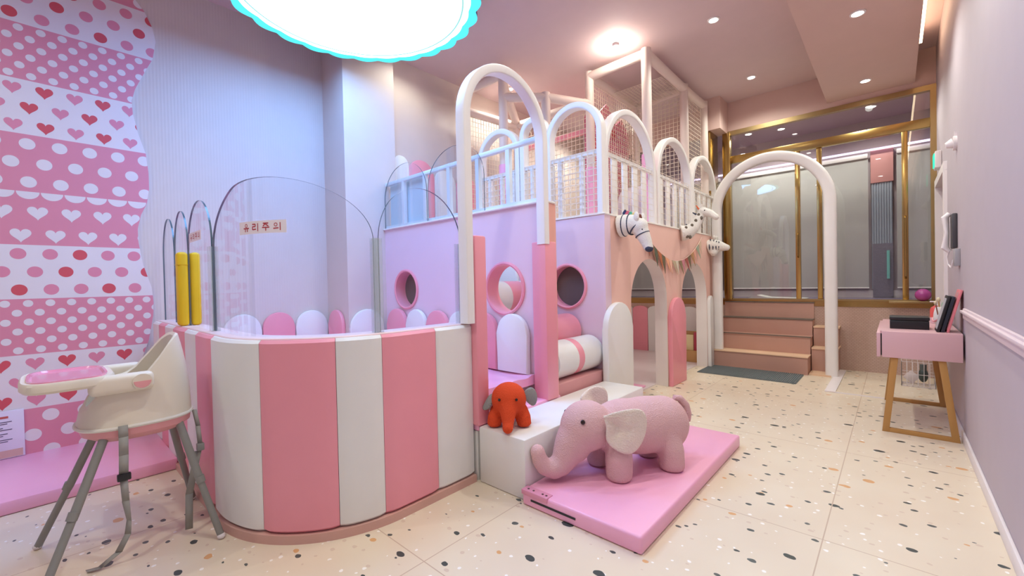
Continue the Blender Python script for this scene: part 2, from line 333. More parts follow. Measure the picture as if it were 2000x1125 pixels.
# disc lamp
def disc_lamp():
    cx, cy, z = -3.02, 1.63, 3.38; R = .93; n = 360
    t = thing('disc_lamp', 'big round white ceiling lamp with a scalloped cyan edge', 'lamp', (cx, cy, z))
    def rim(r, amp): return [(cx+(r+amp*abs(math.sin(26*PI*i/n)))*math.cos(2*PI*i/n), cy+(r+amp*abs(math.sin(26*PI*i/n)))*math.sin(2*PI*i/n)) for i in range(n)]
    MB().prism([(x, y, z+.004) for x, y in rim(R, .035)], (0, 0, .13)).build('housing', mat('violet lamp housing', '#4b3a78', .5), t)
    def ring(z, a, b, m):
        k = MB()
        A = rim(*a); B = rim(*b)
        k.loft([[(x, y, z) for x, y in A], [(x, y, z) for x, y in B]], cap=False); return k.build('scalloped_rim', m, t, smooth=False)
    ring(z, (R, .035), (R-.06, .015), emission('cyan rim light', (.10, .80, .92), 1.3))
    E1 = emission('white diffuser light', DISC_COL, DISC_E)
    k = MB(); k.face([(x, y, z-.001) for x, y in rim(R-.057, .012)][::-1]); k.build('diffuser', E1, t, smooth=False)
    ring(z-.006, (R-.10, 0), (R-.114, 0), emission('pale teal rim line', (.42, .88, .84), .95)).name = 'rim_line'
    MB().cyl((cx, cy, z+.13), (cx, cy, CEIL), .12, n=24).build('ceiling_mount', TRIM, t)
disc_lamp()

# ------------------------------------------------------------------ patterned wavy wall panel
def wall_print():
    x0 = XL; x1 = XL + .018
    E = [(0.02,.47),(.10,.47),(.39,.455),(.53,.495),(.61,.516),(.80,.575),(1.0,.607),(1.1,.611),(1.22,.602),(1.40,.555),(1.58,.53),(1.688,.528),(1.80,.55),(1.90,.59),(2.018,.606),(2.147,.606),(2.30,.592),(2.45,.55),(2.6,.522),(2.701,.517),(2.80,.54),(2.95,.60),(3.08,.655),(3.228,.678),(3.334,.66),(3.45,.61),(3.52,.555),(3.74,.50)]
    def edge(z):
        for (a, p), (b, q) in zip(E, E[1:]):
            if a <= z <= b: t = (z-a)/(b-a); t = t; return p + (q-p)*t
        return E[0][1] if z < E[0][0] else E[-1][1]
    ZS = [.0, .39, .768, 1.156, 1.532, 1.904, 2.301, 2.678, 3.065, 3.44, 3.74]; YL = -2.0
    pk, wh, rd, dp = mat('print pink', '#e390a4', .55), mat('print white', '#ece3e6', .55), mat('print red', '#d95763', .55), mat('print mid pink', '#e58fa6', .55)
    b = MB(); N = 300
    zs = [ZS[0] + (ZS[-1]-ZS[0])*i/N for i in range(N+1)]; zs = sorted(set(zs + ZS))
    for a, c in zip(zs, zs[1:]):
        k = max(i for i, q in enumerate(ZS) if q <= a + 1e-6); m = pk if k in (0, 2, 4, 5, 7, 9) else wh
        b.face([(x1, YL, a), (x1, edge(a), a), (x1, edge(c), c), (x1, YL, c)], m)
        b.face([(x0, edge(a), a), (x0, edge(c), c), (x1, edge(c), c), (x1, edge(a), a)], wh)
    o = [0]
    def shape(pts, m):
        o[0] += 1; x = x1 + .0006 + (o[0] % 3)*.0001
        P = [(min(y, edge(z)-.0005), z) for y, z in pts]
        if max(p[0] for p in P) - min(p[0] for p in P) < .004: return
        b.face([(x, y, z) for y, z in P], m)
    def dot(y, z, r, m, zl=None): shape([(y+r*math.cos(i*PI/12), z+r*math.sin(i*PI/12)) for i in range(24)], m)
    def heart(y, z, s, m):
        P = []
        for i in range(36):
            t = 2*PI*i/36; P.append((y + s*16*math.sin(t)**3/16, z + s*(13*math.cos(t)-5*math.cos(2*t)-2*math.cos(3*t)-math.cos(4*t))/15))
        shape(P, m)
    def rows(z0, z1, nr, dy, fn, off=0):
        for r in range(nr):
            z = z0 + (z1-z0)*(r+.5)/nr; n = int(3/dy)
            for i in range(n):
                y = YL + .1 + i*dy + (dy/2 if (r+off) % 2 else 0)
                if y - .08 < edge(z): fn(y, z, r, i)
    rows(.02, .39, 3, .175, lambda y,z,r,i: dot(y,z,.042,wh))
    rows(.39, .768, 3, .155, lambda y,z,r,i: heart(y,z,.045, rd if (i+r) % 2 else dp))
    rows(.768, 1.156, 6, .105, lambda y,z,r,i: dot(y,z,.024,wh))
    rows(1.156, 1.532, 3, .15, lambda y,z,r,i: dot(y,z,.038, rd if (i+2*r) % 3 == 0 else dp))
    rows(1.532, 1.85, 2, .165, lambda y,z,r,i: heart(y,z-.01,.05,wh))
    for i in range(25):                      # scallop hanging from the band top
        y = YL + i*.115; r = .055
        shape([(y + r*math.cos(PI + t*PI/12), 1.903 + r*.95*math.sin(PI + t*PI/12)) for t in range(13)], wh)
    rows(1.904, 2.301, 3, .155, lambda y,z,r,i: dot(y,z,.039,wh))
    rows(2.301, 2.678, 3, .15, lambda y,z,r,i: heart(y,z,.043, rd if (i+r) % 2 else dp))
    rows(2.678, 3.065, 6, .105, lambda y,z,r,i: dot(y,z,.024,wh))
    rows(3.065, 3.44, 3, .15, lambda y,z,r,i: dot(y,z,.037, rd if (i+2*r) % 3 == 0 else dp))
    rows(3.44, 3.74, 3, .155, lambda y,z,r,i: dot(y,z,.035,wh))
    return tag(b.build('printed_wall_panel', smooth=False), 'tall wavy-edged wall panel printed with bands of pink dots and hearts', 'wall panel')
wall_print()
# notice card leaning at the panel's foot
t = thing('notice_card', 'small white notice card with red heading on the pink bench mat', 'sign', (XL+.06, -.25, .08))
MB().box((XL+.022, -.44, .08), (XL+.034, -.10, .40), bev=.002).build('card', mat('notice paper', '#e9e2f4', .5), t)
b = MB(); b.box((XL+.034, -.40, .352), (XL+.0352, -.17, .366), mat('notice red ink', '#c8625a'))
for k, z in enumerate((.325, .312, .285, .272, .245, .232, .205, .192)): b.box((XL+.034, -.40, z), (XL+.0352, -.155-.02*(k % 3), z+.005), mat('notice dark ink', '#5b5570'))
b.box((XL+.034, -.43, .085), (XL+.0351, -.11, .135), mat('notice flower border', '#d8b0a8')); b.build('printed_text', None, t, smooth=False)
tag(MB().box((XL+.002, -2.2, 0), (-3.56, .585, .077), bev=.015).build('bench_mat', HOT), 'low pink vinyl mat along the foot of the printed wall panel', 'mat')

# ------------------------------------------------------------------ ball pit barrier
BC = (-2.54, 1.23); BR = .65
XLE = -4.36
def bpath(s, off=0):            # s along outer face, off inward
    L1 = BC[0] - XLE; L2 = BR*PI/2
    if s < L1: return (XLE + s, .58 + off, (0, -1))
    if s < L1 + L2:
        a = -PI/2 + (s-L1)/BR; return (BC[0] + (BR-off)*math.cos(a), BC[1] + (BR-off)*math.sin(a), (math.cos(a), math.sin(a)))
    return (-1.89 - off, BC[1] + s - L1 - L2, (1, 0))
L1 = BC[0]-XLE; L2 = BR*PI/2; LT = L1 + L2 + (1.735-BC[1])
def strip(b, s0, s1, o0, o1, z0, z1, m=None, bev=0, puff=0):
    n = max(2, int((s1-s0)/.03)); rings = []
    for i in range(n+1):
        s = s0 + (s1-s0)*i/n
        e = min(s-s0, s1-s)
        pf = puff*(1 - math.exp(-e/.018)) - puff
        A = bpath(s, o0 - pf); Bp = bpath(s, o1)
        dz = bev
        A2 = bpath(s, o0 - pf + dz)
        rings.append([(A[0], A[1], z0+dz), (A[0], A[1], z1-dz), (A2[0], A2[1], z1), (Bp[0], Bp[1], z1), (Bp[0], Bp[1], z0), (A2[0], A2[1], z0)])
    b.loft(rings, m)
bar = thing('ball_pit_barrier', 'curved pink and white striped padded barrier topped with arched glass panes', 'barrier', (-2.1, .76, 0))
Sarc = lambda x, y: L1 + BR*(math.atan2(y-BC[1], x-BC[0]) + PI/2)
s497, s655 = Sarc(-2.215, .668), Sarc(-1.97, .926)
cuts = [0, .235, .475, .74, 1.08, 1.355, 1.635, s497, s655, L1+L2-.09, L1+L2+.245, LT]
cuts = [0, .24, .48, .75, 1.09, 1.36, L1-.13, s497, s655, Sarc(-1.905, 1.13)+.005, L1+L2+.235, LT]
for i, (a, b_) in enumerate(zip(cuts, cuts[1:])):
    k = MB(); strip(k, a+.001, b_-.001, 0, .085, .045, .95, bev=.014, puff=.012); k.build('padded_panel', WHITE if i % 2 == 0 else PINK, bar)
k = MB(); strip(k, 0, LT, -.008, .12, 0, .042); k.build('kick_base', mat('dusty rose plinth', '#d9ab9f', .5), bar)
k = MB(); strip(k, 0, LT, .03, .16, .93, .957, bev=.004); k.build('top_ledge', mat('blush ledge', '#f1d3d0', .4), bar)
k = MB(); strip(k, 0, LT, .09, .155, .042, .93); k.build('inner_wall', WHITE, bar)
# arched glass panes standing on the ledge
def pane(s0, s1, spring, apex, name='glass_pane'):
    n = 48; off0, off1 = .078, .088; k = MB()
    k.mi(GLASS); k.mi(GEDGE); sm = (s0+s1)/2; h = (s1-s0)/2
    def top(s): return spring + (apex-spring)*math.sqrt(max(0, 1-((s-sm)/h)**2))
    F = []; Bk = []
    for i in range(n+1):
        u = -math.cos(PI*i/n); s = sm + h*u; z = top(s)
        f = bpath(s, off0); g = bpath(s, off1); F.append((f[0], f[1], z)); Bk.append((g[0], g[1], z))
    for P in (F, Bk):
        for p, q in zip(P, P[1:]): k.face([(p[0], p[1], .957), (q[0], q[1], .957), q, p], GLASS)
    for i in range(n): k.face([F[i], F[i+1], Bk[i+1], Bk[i]], GEDGE)
    for P, Q in ((F[0], Bk[0]), (F[-1], Bk[-1])): k.face([P, (P[0], P[1], .957), (Q[0], Q[1], .957), Q], GEDGE)
    return k.build(name, None, bar, smooth=False)
S = lambda x: x - XLE
PS = [(S(-4.35)+.005, S(-3.93)), (S(-3.92), S(-3.50)), (S(-3.49), S(-2.91)), (S(-2.88), L1+L2-.10), (L1+L2-.07, LT-.01)]
p0 = pane(*PS[0], 1.46, 1.74); pane(*PS[1], 1.46, 1.745); p2 = pane(*PS[2], 1.45, 1.745); p3 = pane(*PS[3], 1.43, 1.735); p4 = pane(*PS[4], 1.43, 1.735)
for s in (PS[2][1]+.012, PS[3][1]+.015, LT-.015):
    k = MB(); strip(k, s-.028, s+.028, .062, .072, .957, 1.44); strip(k, s-.028, s+.028, .094, .104, .957, 1.44); strip(k, s-.004, s+.004, .07, .096, .957, 1.44)
    k.build('clear_channel', CHAN, bar)
# warning stickers  (유리주의)
def sticker(s0, s1, z0, z1, host):
    st = MB(); strip(st, s0, s1, .0755, .077, z0, z1); so = st.build('warning_sticker', mat('cream sticker', '#f4eaf0', .5), host, smooth=False)
    red = mat('red lettering', '#b8303c', .5); tx = MB(); cw = (s1-s0)/5.2; ch = (z1-z0)*.62; zb = z0 + (z1-z0)*.19
    def P(ci, u, v): q = bpath(s0 + cw*(.62+ci*1.12) + u*cw*.78, .0748); return Vector((q[0], q[1], zb + v*ch))
    def ln(ci, u0, v0, u1, v1, t=.07):
        a, b2 = P(ci, u0, v0), P(ci, u1, v1); d = (b2-a).normalized(); nrm = Vector((bpath(s0)[2][0], bpath(s0)[2][1], 0))
        q = bpath(s0 + cw*(.6+ci*1.12), 0)[2]; sd = d.cross(Vector((q[0], q[1], 0))).normalized()*t*ch
        tx.face([a+sd, b2+sd, b2-sd, a-sd], red)
    def ringc(ci, u, v, r):
        for i in range(14):
            a0, a1 = 2*PI*i/14, 2*PI*(i+1)/14
            ln(ci, u+r*.9*math.cos(a0), v+r*math.sin(a0), u+r*.9*math.cos(a1), v+r*math.sin(a1), .045)
    ringc(0, .5, .78, .2); ln(0, .05, .44, .95, .44); ln(0, .35, .44, .33, .0); ln(0, .65, .44, .67, .0)               # 유
    ln(1, .05, .9, .5, .9); ln(1, .5, .9, .5, .6); ln(1, .5, .6, .08, .6); ln(1, .08, .6, .08, .22); ln(1, .08, .22, .6, .27); ln(1, .85, 1.0, .85, .0, .06)   # 리
    ln(2, .15, .95, .85, .95); ln(2, .5, .95, .15, .58); ln(2, .5, .8, .85, .58); ln(2, .02, .42, .98, .42); ln(2, .5, .42, .5, .0)   # 주
    ringc(3, .32, .72, .2); ln(3, .02, .25, .65, .3); ln(3, .85, 1.0, .85, .0, .06)                                   # 의
    tx.build('lettering', red, so, smooth=False)
sticker(L1+.138, L1+.463, 1.462, 1.524, p3)
sticker(S(-3.42), S(-3.42)+.30, 1.50, 1.56, p2)
g = MB(); g.box((-3.56, .60, .957), (-3.47, .657, 1.445), bev=.02, seg=3); g.box((-3.56, .67, .957), (-3.47, .725, 1.445), bev=.02, seg=3); g.box((-3.561, .599, 1.36), (-3.469, .655, 1.363))
tag(g.build('foam_post_guard', mat('yellow foam', '#f2c918', .6)), 'yellow foam guard strapped over the small glass panes of the barrier', 'foam guard')

# ------------------------------------------------------------------ pads and tabs
def tab_poly(w_, h, n=16, flat=1.0):
    r = w_/2; rz = r*flat
    return [(-r, 0), (r, 0)] + [(r*math.cos(PI*i/n), h-rz+rz*math.sin(PI*i/n)) for i in range(n+1)]
def tab(name_label, mat_, axis, c, w_, z0, z1, face, th=.04, group=None, flat=1.0):
    # axis 'y': pad lies in a Y plane (width along x); axis 'x': width along y. face: +-1 direction of thickness
    P = tab_poly(w_, z1-z0, flat=flat)
    if axis == 'y': pts = [(c[0]+u, c[1], z0+v) for u, v in P]; d = (0, face*th, 0)
    else: pts = [(c[0], c[1]+u, z0+v) for u, v in P]; d = (face*th, 0, 0)
    o = MB().prism(pts, d, bev=.012).build('wall_pad', mat_)
    return tag(o, name_label, 'pad', group)
PZ = .50   # ball pit floor level
for lb, m, y0, y1 in (('white rounded pad on the left wall, first behind the glass', WHITE, 1.08, 1.40), ('pink rounded pad on the left wall between two white pads', PINK, 1.40, 1.70), ('white rounded pad on the left wall next to the pillar', WHITE, 1.70, 2.03)):
    tab(lb, m, 'x', (XL, (y0+y1)/2, 0), y1-y0-.01, PZ, .955, 1)
tab('narrow pink rounded pad on the narrow face of the wall pillar', PINK, 'y', (-4.27, 2.05, 0), .30, PZ, .955, -1)
tab('wide white rounded pad on the side of the wall pillar', WHITE, 'x', (-4.05, 2.235, 0), .37, PZ, .955, 1)
for lb, m, x0, x1 in (('pink rounded pad below the left porthole', PINK, -3.97, -3.635), ('white rounded pad right of the left porthole', WHITE, -3.625, -3.31), ('pink rounded pad on the purple-lit wall behind the glass', PINK, -3.30, -2.98), ('white rounded pad partly behind the tall arch', WHITE, -2.97, -2.68), ('pink rounded pad just right of the tall arch left post', PINK, -2.67, -2.375), ('white rounded pad below the centre porthole', WHITE, -2.365, -2.05)):
    tab(lb, m, 'y', ((x0+x1)/2, 2.47, 0), x1-x0, PZ, .955, -1, .045)
# ball pit platform and crumpled cover
t = thing('ball_pit_platform', 'raised ball pit platform with beige mesh side and pink cover behind the orange elephant', 'platform', (-3.2, 1.6, 0))
pb = MB(); pb.box((XL, .745, 0), (-2.70, 2.045, .45)); pb.box((-4.045, 2.045, 0), (-2.70, 2.47, .45)); pb.box((-2.70, 1.28, 0), (-2.06, 2.47, .45)); pb.build('platform_base', mat('beige mesh fabric', '#dcbfb6', .8, bump=('knit', 160, .5)), t, smooth=False)
cv = MB(); nx, ny = 60, 44; V = {}
CX0, CX1, CY0, CY1 = XL+.01, -2.01, .76, 2.465
for i in range(nx+1):
    for j in range(ny+1):
        x = CX0+(CX1-CX0)*i/nx; y = CY0+(CY1-CY0)*j/ny
        z = .495 + .008*math.sin(x*9+y*5) + .007*math.sin(y*23+x*3) + .010*max(0, math.sin(x*4.1+y*17))**6
        if y < 1.3 and x > -2.9: x = min(x, -2.9+(y-.76)*1.1+.35)
        if y > 2.03: x = max(x, -4.04)
        V[i, j] = cv.bm.verts.new((x, y, z))
for i in range(nx):
    for j in range(ny): cv.bm.faces.new((V[i,j], V[i+1,j], V[i+1,j+1], V[i,j+1]))
for j in range(ny):      # hanging edge
    a, c = V[nx, j], V[nx, j+1]; cv.bm.faces.new((a, c, cv.bm.verts.new((c.co.x+.008, c.co.y, .435)), cv.bm.verts.new((a.co.x+.008, a.co.y, .435))))
cv.build('cover', HOT, t)
tag(MB().box((-2.03, 1.75, .30), (-1.87, 2.60, .347), bev=.012).build('threshold_mat', HOT), 'thin pink mat strip between the white step and the ball pit platform', 'mat')
tag(MB().box((-2.03, 1.75, 0), (-1.885, 2.60, .30)).build('threshold_block', WHITE), 'white block under the thin pink mat strip', 'block')

# ------------------------------------------------------------------ play house walls
def wall_with_holes(axis, plane, th, u0, u1, z0, z1, circles=(), arches=(), m=PEACH, mj=None, name='wall_panel', parent=None):
    # planar wall with holes: built as strips column by column
    N = MB(); k = N.mi(m); kj = N.mi(mj or m)
    def P(u, z, s): return (u, plane + s*th, z) if axis == 'y' else (plane + s*th, u, z)
    us = {u0, u1}
    for c, zc, r in circles: us |= {c + r*math.cos(PI*i/24) for i in range(25)}
    for c, h, zs_, za in arches: us |= {c + h*math.cos(PI*i/24) for i in range(25)}
    us = sorted(us)
    def holes(u, eps):
        H = []
        for c, zc, r in circles:
            if abs(u+eps-c) < r: d = math.sqrt(max(0, r*r-(u-c)**2)); H.append((zc-d, zc+d))
        for c, h, zs_, za in arches:
            if abs(u+eps-c) < h: H.append((None, zs_ + (za-zs_)*math.sqrt(max(0, 1-((u-c)/h)**2))))
        return H
    for a, b in zip(us, us[1:]):
        if b-a < 1e-6: continue
        e = (b-a)/2; HA = holes(a, e); HB = holes(b, -e)
        lo_a = lo_b = z0
        for (pa, qa), (pb_, qb) in zip(HA, HB):
            if pa is not None:
                for s in (0, 1): N.face([P(a, lo_a, s), P(b, lo_b, s), P(b, pb_, s), P(a, pa, s)], m)
                N.face([P(a, pa, 0), P(b, pb_, 0), P(b, pb_, 1), P(a, pa, 1)], mj or m)
            N.face([P(a, qa, 0), P(b, qb, 0), P(b, qb, 1), P(a, qa, 1)], mj or m)
            lo_a, lo_b = qa, qb
        for s in (0, 1): N.face([P(a, lo_a, s), P(b, lo_b, s), P(b, z1, s), P(a, z1, s)], m)
        N.face([P(a, z1, 0), P(b, z1, 0), P(b, z1, 1), P(a, z1, 1)], mj or m)
    for c, h, zs_, za in arches:
        for q in (c-h, c+h): N.face([P(q, z0, 0), P(q, zs_, 0), P(q, zs_, 1), P(q, z0, 1)], mj or m)
    for q in (u0, u1): N.face([P(q, z0, 0), P(q, z1, 0), P(q, z1, 1), P(q, z0, 1)], mj or m)
    bmesh.ops.remove_doubles(N.bm, verts=N.bm.verts, dist=1e-5)
    return N.build(name, None, parent)
DZ = 1.78
house = thing('play_house', 'two-storey peach pink play house with portholes and arched doorways', 'play house', (-2.9, 4.6, 0))
PWALL = mat('pink entrance board', '#eccfdc', .5)
wall_with_holes('y', 2.48, .13, -4.05, -1.895, 0, DZ, circles=[(-3.675, 1.148, .19), (-2.312, 1.152, .20)], m=PWALL, mj=mat('salmon board edge', '#f3b3a2', .5), name='porthole_wall', parent=house)
wall_with_holes('y', 3.31, .10, -4.15, -1.88, 0, DZ-.002, circles=[(-2.28, 1.145, .20)], m=PWALL, name='porthole_wall', parent=house)
wall_with_holes('x', -1.88, -.14, 3.412, 6.14, 0, DZ-.005, arches=[(4.22, .43, .98, 1.41), (5.545, .45, .95, 1.39)], m=PEACH, mj=CREAM, name='arched_side_wall', parent=house)
for x, y, r in ((-3.675, 2.48, .19), (-2.312, 2.48, .20), (-2.28, 3.31, .20)):
    zc = 1.15; k = MB(); n = 40; rings = []
    for i in range(n):
        a = 2*PI*i/n; rings.append([(x+(r+du)*math.cos(a), y+dy, zc+(r+du)*math.sin(a)) for du, dy in ((-.012, .12), (-.012, -.012), (0, -.018), (.014, -.012), (.014, .0), (.002, .002))])
    k.loft(rings, closed=True); k.build('porthole_ring', PINK, house)
for x, y in ((-3.675, 2.585), (-2.28, 3.395)):
    MB().box((x-.2, y, .95), (x+.2, y+.006, 1.35)).build('porthole_screen', DARK, house, smooth=False)
MB().box((-4.16, 3.41, 1.66), (-2.02, 6.6, 1.775)).build('deck', CREAM, house, smooth=False)
MB().box((-4.05, 2.46, DZ), (-1.885, 2.60, DZ+.015), bev=.004).box((-2.6, 3.30, DZ-.0), (-1.87, 3.41, DZ+.012), bev=.004).box((-2.02, 3.31, DZ-.005), (-1.872, 6.14, DZ+.010), bev=.004).build('deck_edge', CREAM, house)
MB().box((-2.02, 6.14, 0), (-1.90, 6.46, DZ)).build('end_board', PEACH, house)
# pads inside & outside the arched wall
def rtab(lb, m, y0, y1, z1, x=-1.88, th=.05): return tab(lb, m, 'x', (x, (y0+y1)/2, 0), y1-y0, 0.0, z1, 1, th)
rtab('white rounded pad left of the first arched doorway', WHITE, 3.235, 3.70, 1.0, th=.06)
rtab('pink rounded pad on the pier between the arched doorways', PINK, 4.665, 5.09, .985, th=.05)
rtab('white rounded pad right of the second arched doorway', WHITE, 6.0, 6.135, .96, th=.045)
struct(MB().box((-4.17, 3.41, 0), (-2.02, YB, .012)).build('floor_3', mat('pale play floor mat', '#e9dcdc', .35), smooth=False))
tag(MB().box((-4.1, 4.05, .012), (-2.05, 4.45, .03), bev=.006).build('floor_strip', HOT), 'pink floor strip just inside the first arched doorway', 'mat')
for i, (lb, m) in enumerate((('white', WHITE), ('pink', PINK), ('white', WHITE), ('pink', PINK), ('white', WHITE), ('pink', PINK), ('white', WHITE), ('pink', PINK))):
    x = -4.0 + i*.27
    o = tag(MB().prism([(x-.132+u, YB, v) for u, v in [(0, 0), (.264, 0), (.264, .70)] + [(.132+.132*math.cos(PI*j/8), .70+.06*math.sin(PI*j/8)) for j in range(9)] + [(0, .70)]], (0, -.045, 0), bev=.008).build('wall_pad', m),
        lb + ' padded tab on the far wall inside the play house, ' + ['leftmost', 'second from left', 'third from left', 'fourth from left', 'fourth from right', 'third from right', 'second from right', 'rightmost'][i], 'pad')
# bookshelf with books seen through the second arch
t = thing('book_display', 'low wooden book display seen through the second arched doorway', 'shelf', (-2.3, 6.3, .012))
WOOD = mat('light wood', '#c79a62', .5)
MB().box((-2.50, 6.15, .012), (-2.06, 6.45, .17), bev=.005).build('box', WOOD, t); MB().box((-2.50, 6.42, .17), (-2.06, 6.45, .42), bev=.005).build('back', WOOD, t)
for i, (c, w_, h, lb) in enumerate((('#f2efe9', .13, .20, 'white picture book standing in the low wooden display'), ('#3b4a55', .08, .25, 'dark slate picture book standing in the low wooden display'), ('#efe3b0', .12, .22, 'pale yellow picture book standing in the low wooden display'), ('#b8485a', .06, .26, 'crimson picture book standing in the low wooden display'))):
    x = (-2.48, -2.345, -2.26, -2.135)[i]
    tag(MB().box((x, 6.22, .17), (x+w_, 6.24, .17+h), bev=.002).build('picture_book', mat('book cover %d' % i, c, .5)), lb, 'book')
t = thing('added_deck_fill', 'added flat round fill light brightening the play house interior from under the deck', 'lamp', (-3.0, 5.0, 1.655))  # added glowing disc and point light to brighten the lower play house interior
MB().cyl((-3.0, 5.0, 1.632), (-3.0, 5.0, 1.659), .09, n=24).build('fill_body', emission('added deck fill glow', (1, .93, .86), 6), t)
ld = bpy.data.lights.new('bulb', 'POINT'); ld.energy = 13; ld.color = (1, .93, .88); ld.shadow_soft_size = .08
lo = bpy.data.objects.new('bulb', ld); C.objects.link(lo); lo.location = (0, 0, -.13); lo.parent = t
# rollers in the entrance corridor
def roller(lb, x, z, r, bands, y0=2.62, y1=3.295):
    t = thing('soft_roller', lb, 'soft roller', (x, (y0+y1)/2, z), 'soft rollers stacked in the entrance')
    for i, (a, b, m) in enumerate(bands):
        q = MB(); ya, yb = y0+(y1-y0)*a, y0+(y1-y0)*b; e0 = .02 if a == 0 else .0; e1 = .02 if b == 1 else 0; n = 32
        R = [(ya, r-e0), (ya+e0*.6+.0001, r), (yb-e1*.6-.0001, r), (yb, r-e1)]
        q.loft([[(x+rr*math.cos(2*PI*j/n), yy, z+rr*math.sin(2*PI*j/n)) for j in range(n)] for yy, rr in R]); q.build('roller_section', m, t)
roller('white soft roller with one thin pink band, lowest in the entrance', -2.045, .565, .15, [(0, .42, WHITE), (.42, .54, PINK), (.54, 1, WHITE)])
roller('pink soft roller with a white band, behind the lowest roller', -2.275, .745, .155, [(0, .35, WHITE), (.35, 1, PINK)])
roller('soft roller seen through the centre porthole, pink with a white end', -2.68, 1.06, .15, [(0, .3, WHITE), (.3, .62, PINK), (.62, 1, WHITE)])
tag(MB().box((-2.25, 2.61, 0), (-1.895, 3.31, .415), bev=.01).build('foam_block', mat('dusty pink board', '#d99a9a', .5)), 'dusty pink base block under the lowest white roller', 'block')
tag(MB().box((-2.50, 2.61, 0), (-2.26, 3.31, .585), bev=.01).build('foam_block', PINK), 'pink base block under the pink soft roller', 'block')
tag(MB().box((-4.1, 2.61, 0), (-2.51, 3.31, .91), bev=.01).build('foam_block', WHITE), 'long white base block under the third soft roller', 'block')
tab('white rounded pad seen through the centre porthole', WHITE, 'y', (-3.05, 3.31, 0), .34, .91, 1.42, -1)

# ------------------------------------------------------------------ arches
def rrect(w_, d, r=.02, n=3):
    P = []
    for cx, cy, a0 in ((w_/2-r, d/2-r, 0), (-w_/2+r, d/2-r, 90), (-w_/2+r, -d/2+r, 180), (w_/2-r, -d/2+r, 270)):
        for i in range(n+1): a = math.radians(a0 + 90*i/n); P.append((cx+r*math.cos(a), cy+r*math.sin(a)))
    return P
def arch(lb, axis, plane, c, ro, ztop, z0, wd, dp, m, name='white_arch', z0b=None, parent=None, rr=.02, sq=1.0):
    zs_ = ztop - ro*sq; rm = ro - wd/2; n = 32; b = MB(); prof = rrect(wd, dp, rr)
    pts = [((-rm, z0), (-1, 0))] + [((-rm*math.cos(PI*i/n), zs_ + rm*sq*math.sin(PI*i/n)), (-math.cos(PI*i/n), math.sin(PI*i/n))) for i in range(n+1)] + [((rm, z0 if z0b is None else z0b), (1, 0))]
    R = []
    for (u, z), (nu, nz) in pts:
        ring = []
        for p, q in prof:
            uu, zz = u + nu*p, z + nz*p
            ring.append((c+uu, plane+q, zz) if axis == 'y' else (plane+q, c+uu, zz))
        R.append(ring)
    b.loft(R); o = b.build(name, m, parent)
    if parent is None: tag(o, lb, 'arch')
    return o
big = thing('tall_arch', 'tall white arch with pink padded posts at the ball pit entrance', 'arch', (-1.9, 2.08, .34))
arch('', 'x', -1.892, 2.0725, .4035, 2.60, .960, .056, .078, LACQ, 'arch_frame', z0b=1.47, parent=big, rr=.008)
MB().box((-1.985, 1.735, .337), (-1.855, 1.83, 1.486), bev=.012).build('post_pad', PINK, big)
MB().box((-1.985, 2.425, .337), (-1.857, 2.56, 1.49), bev=.010).build('post_pad', PINK, big)
A = lambda lb, ax, pl, c, r, z0=DZ+.01, z1=2.84: arch(lb, ax, pl, c, r, z1, z0, .058, .09, LACQ, rr=.010)
A('white arch on the upper deck directly right of the tall arch', 'y', 3.35, -2.20, .31)
A('white arch on the upper deck seen through the left of the tall arch', 'y', 3.35, -3.155, .305)
A('narrow white arch on the upper deck seen through the right of the tall arch', 'y', 3.35, -2.67, .17)
A('white arch at the front end of the long side railing', 'x', -1.93, 3.90, .54)
A('white arch in the middle of the long side railing', 'x', -1.93, 5.01, .525)
A('white arch at the far end of the long side railing', 'x', -1.93, 6.03, .49)
arch('big rounded white arch standing over the tiled stairs', 'y', 6.245, -1.185, .69, 2.785, .222, .125, .10, LACQ, z0b=0, rr=.035)

# ------------------------------------------------------------------ railings
LB = mat('pale blue white lacquer', '#e6eef2', .4)
r1 = thing('deck_railing', 'white railing above the purple-lit porthole wall', 'railing', (-2.97, 2.52, DZ))
MB().box((-4.04, 2.49, 2.25), (-1.95, 2.53, 2.285), bev=.004).build('top_rail', LB, r1); MB().box((-4.04, 2.49, DZ+.016), (-1.95, 2.53, DZ+.045)).build('bottom_rail', LB, r1)
for x in (-3.72, -3.36, -3.0, -2.62, -2.27): MB().box((x-.02, 2.492, DZ+.045), (x+.02, 2.528, 2.25)).build('post', LB, r1)
MB().box((-4.03, 2.545, DZ+.02), (-3.39, 2.55, 2.26)).build('infill_panel', mat('pale blue panel', '#cfdfe6', .4), r1)
def gpane(x0, x1, y, zb, zs_, za, parent):
    k = MB(); n = 24; c = (x0+x1)/2; h = (x1-x0)/2; k.mi(GLASS); k.mi(GEDGE)
    T = [(c-h*math.cos(PI*i/n), zs_+(za-zs_)*math.sin(PI*i/n)) for i in range(n+1)]
    for yy in (y, y+.008):
        for p, q in zip(T, T[1:]): k.face([(p[0], yy, zb), (q[0], yy, zb), (q[0], yy, q[1]), (p[0], yy, p[1])], GLASS)
    for p, q in zip(T, T[1:]): k.face([(p[0], y, p[1]), (q[0], y, q[1]), (q[0], y+.008, q[1]), (p[0], y+.008, p[1])], GEDGE)
    for x in (x0, x1): k.face([(x, y, zb), (x, y+.008, zb), (x, y+.008, zs_), (x, y, zs_)], GEDGE)
    return k.build('glass_pane', None, parent, smooth=False)
gpane(-4.03, -3.30, 2.475, DZ+.016, 2.10, 2.42, r1); gpane(-3.28, -2.52, 2.475, DZ+.016, 2.10, 2.42, r1)
r2 = thing('deck_railing', 'white railing with netting under the arch right of the tall arch', 'railing', (-2.2, 3.35, DZ))
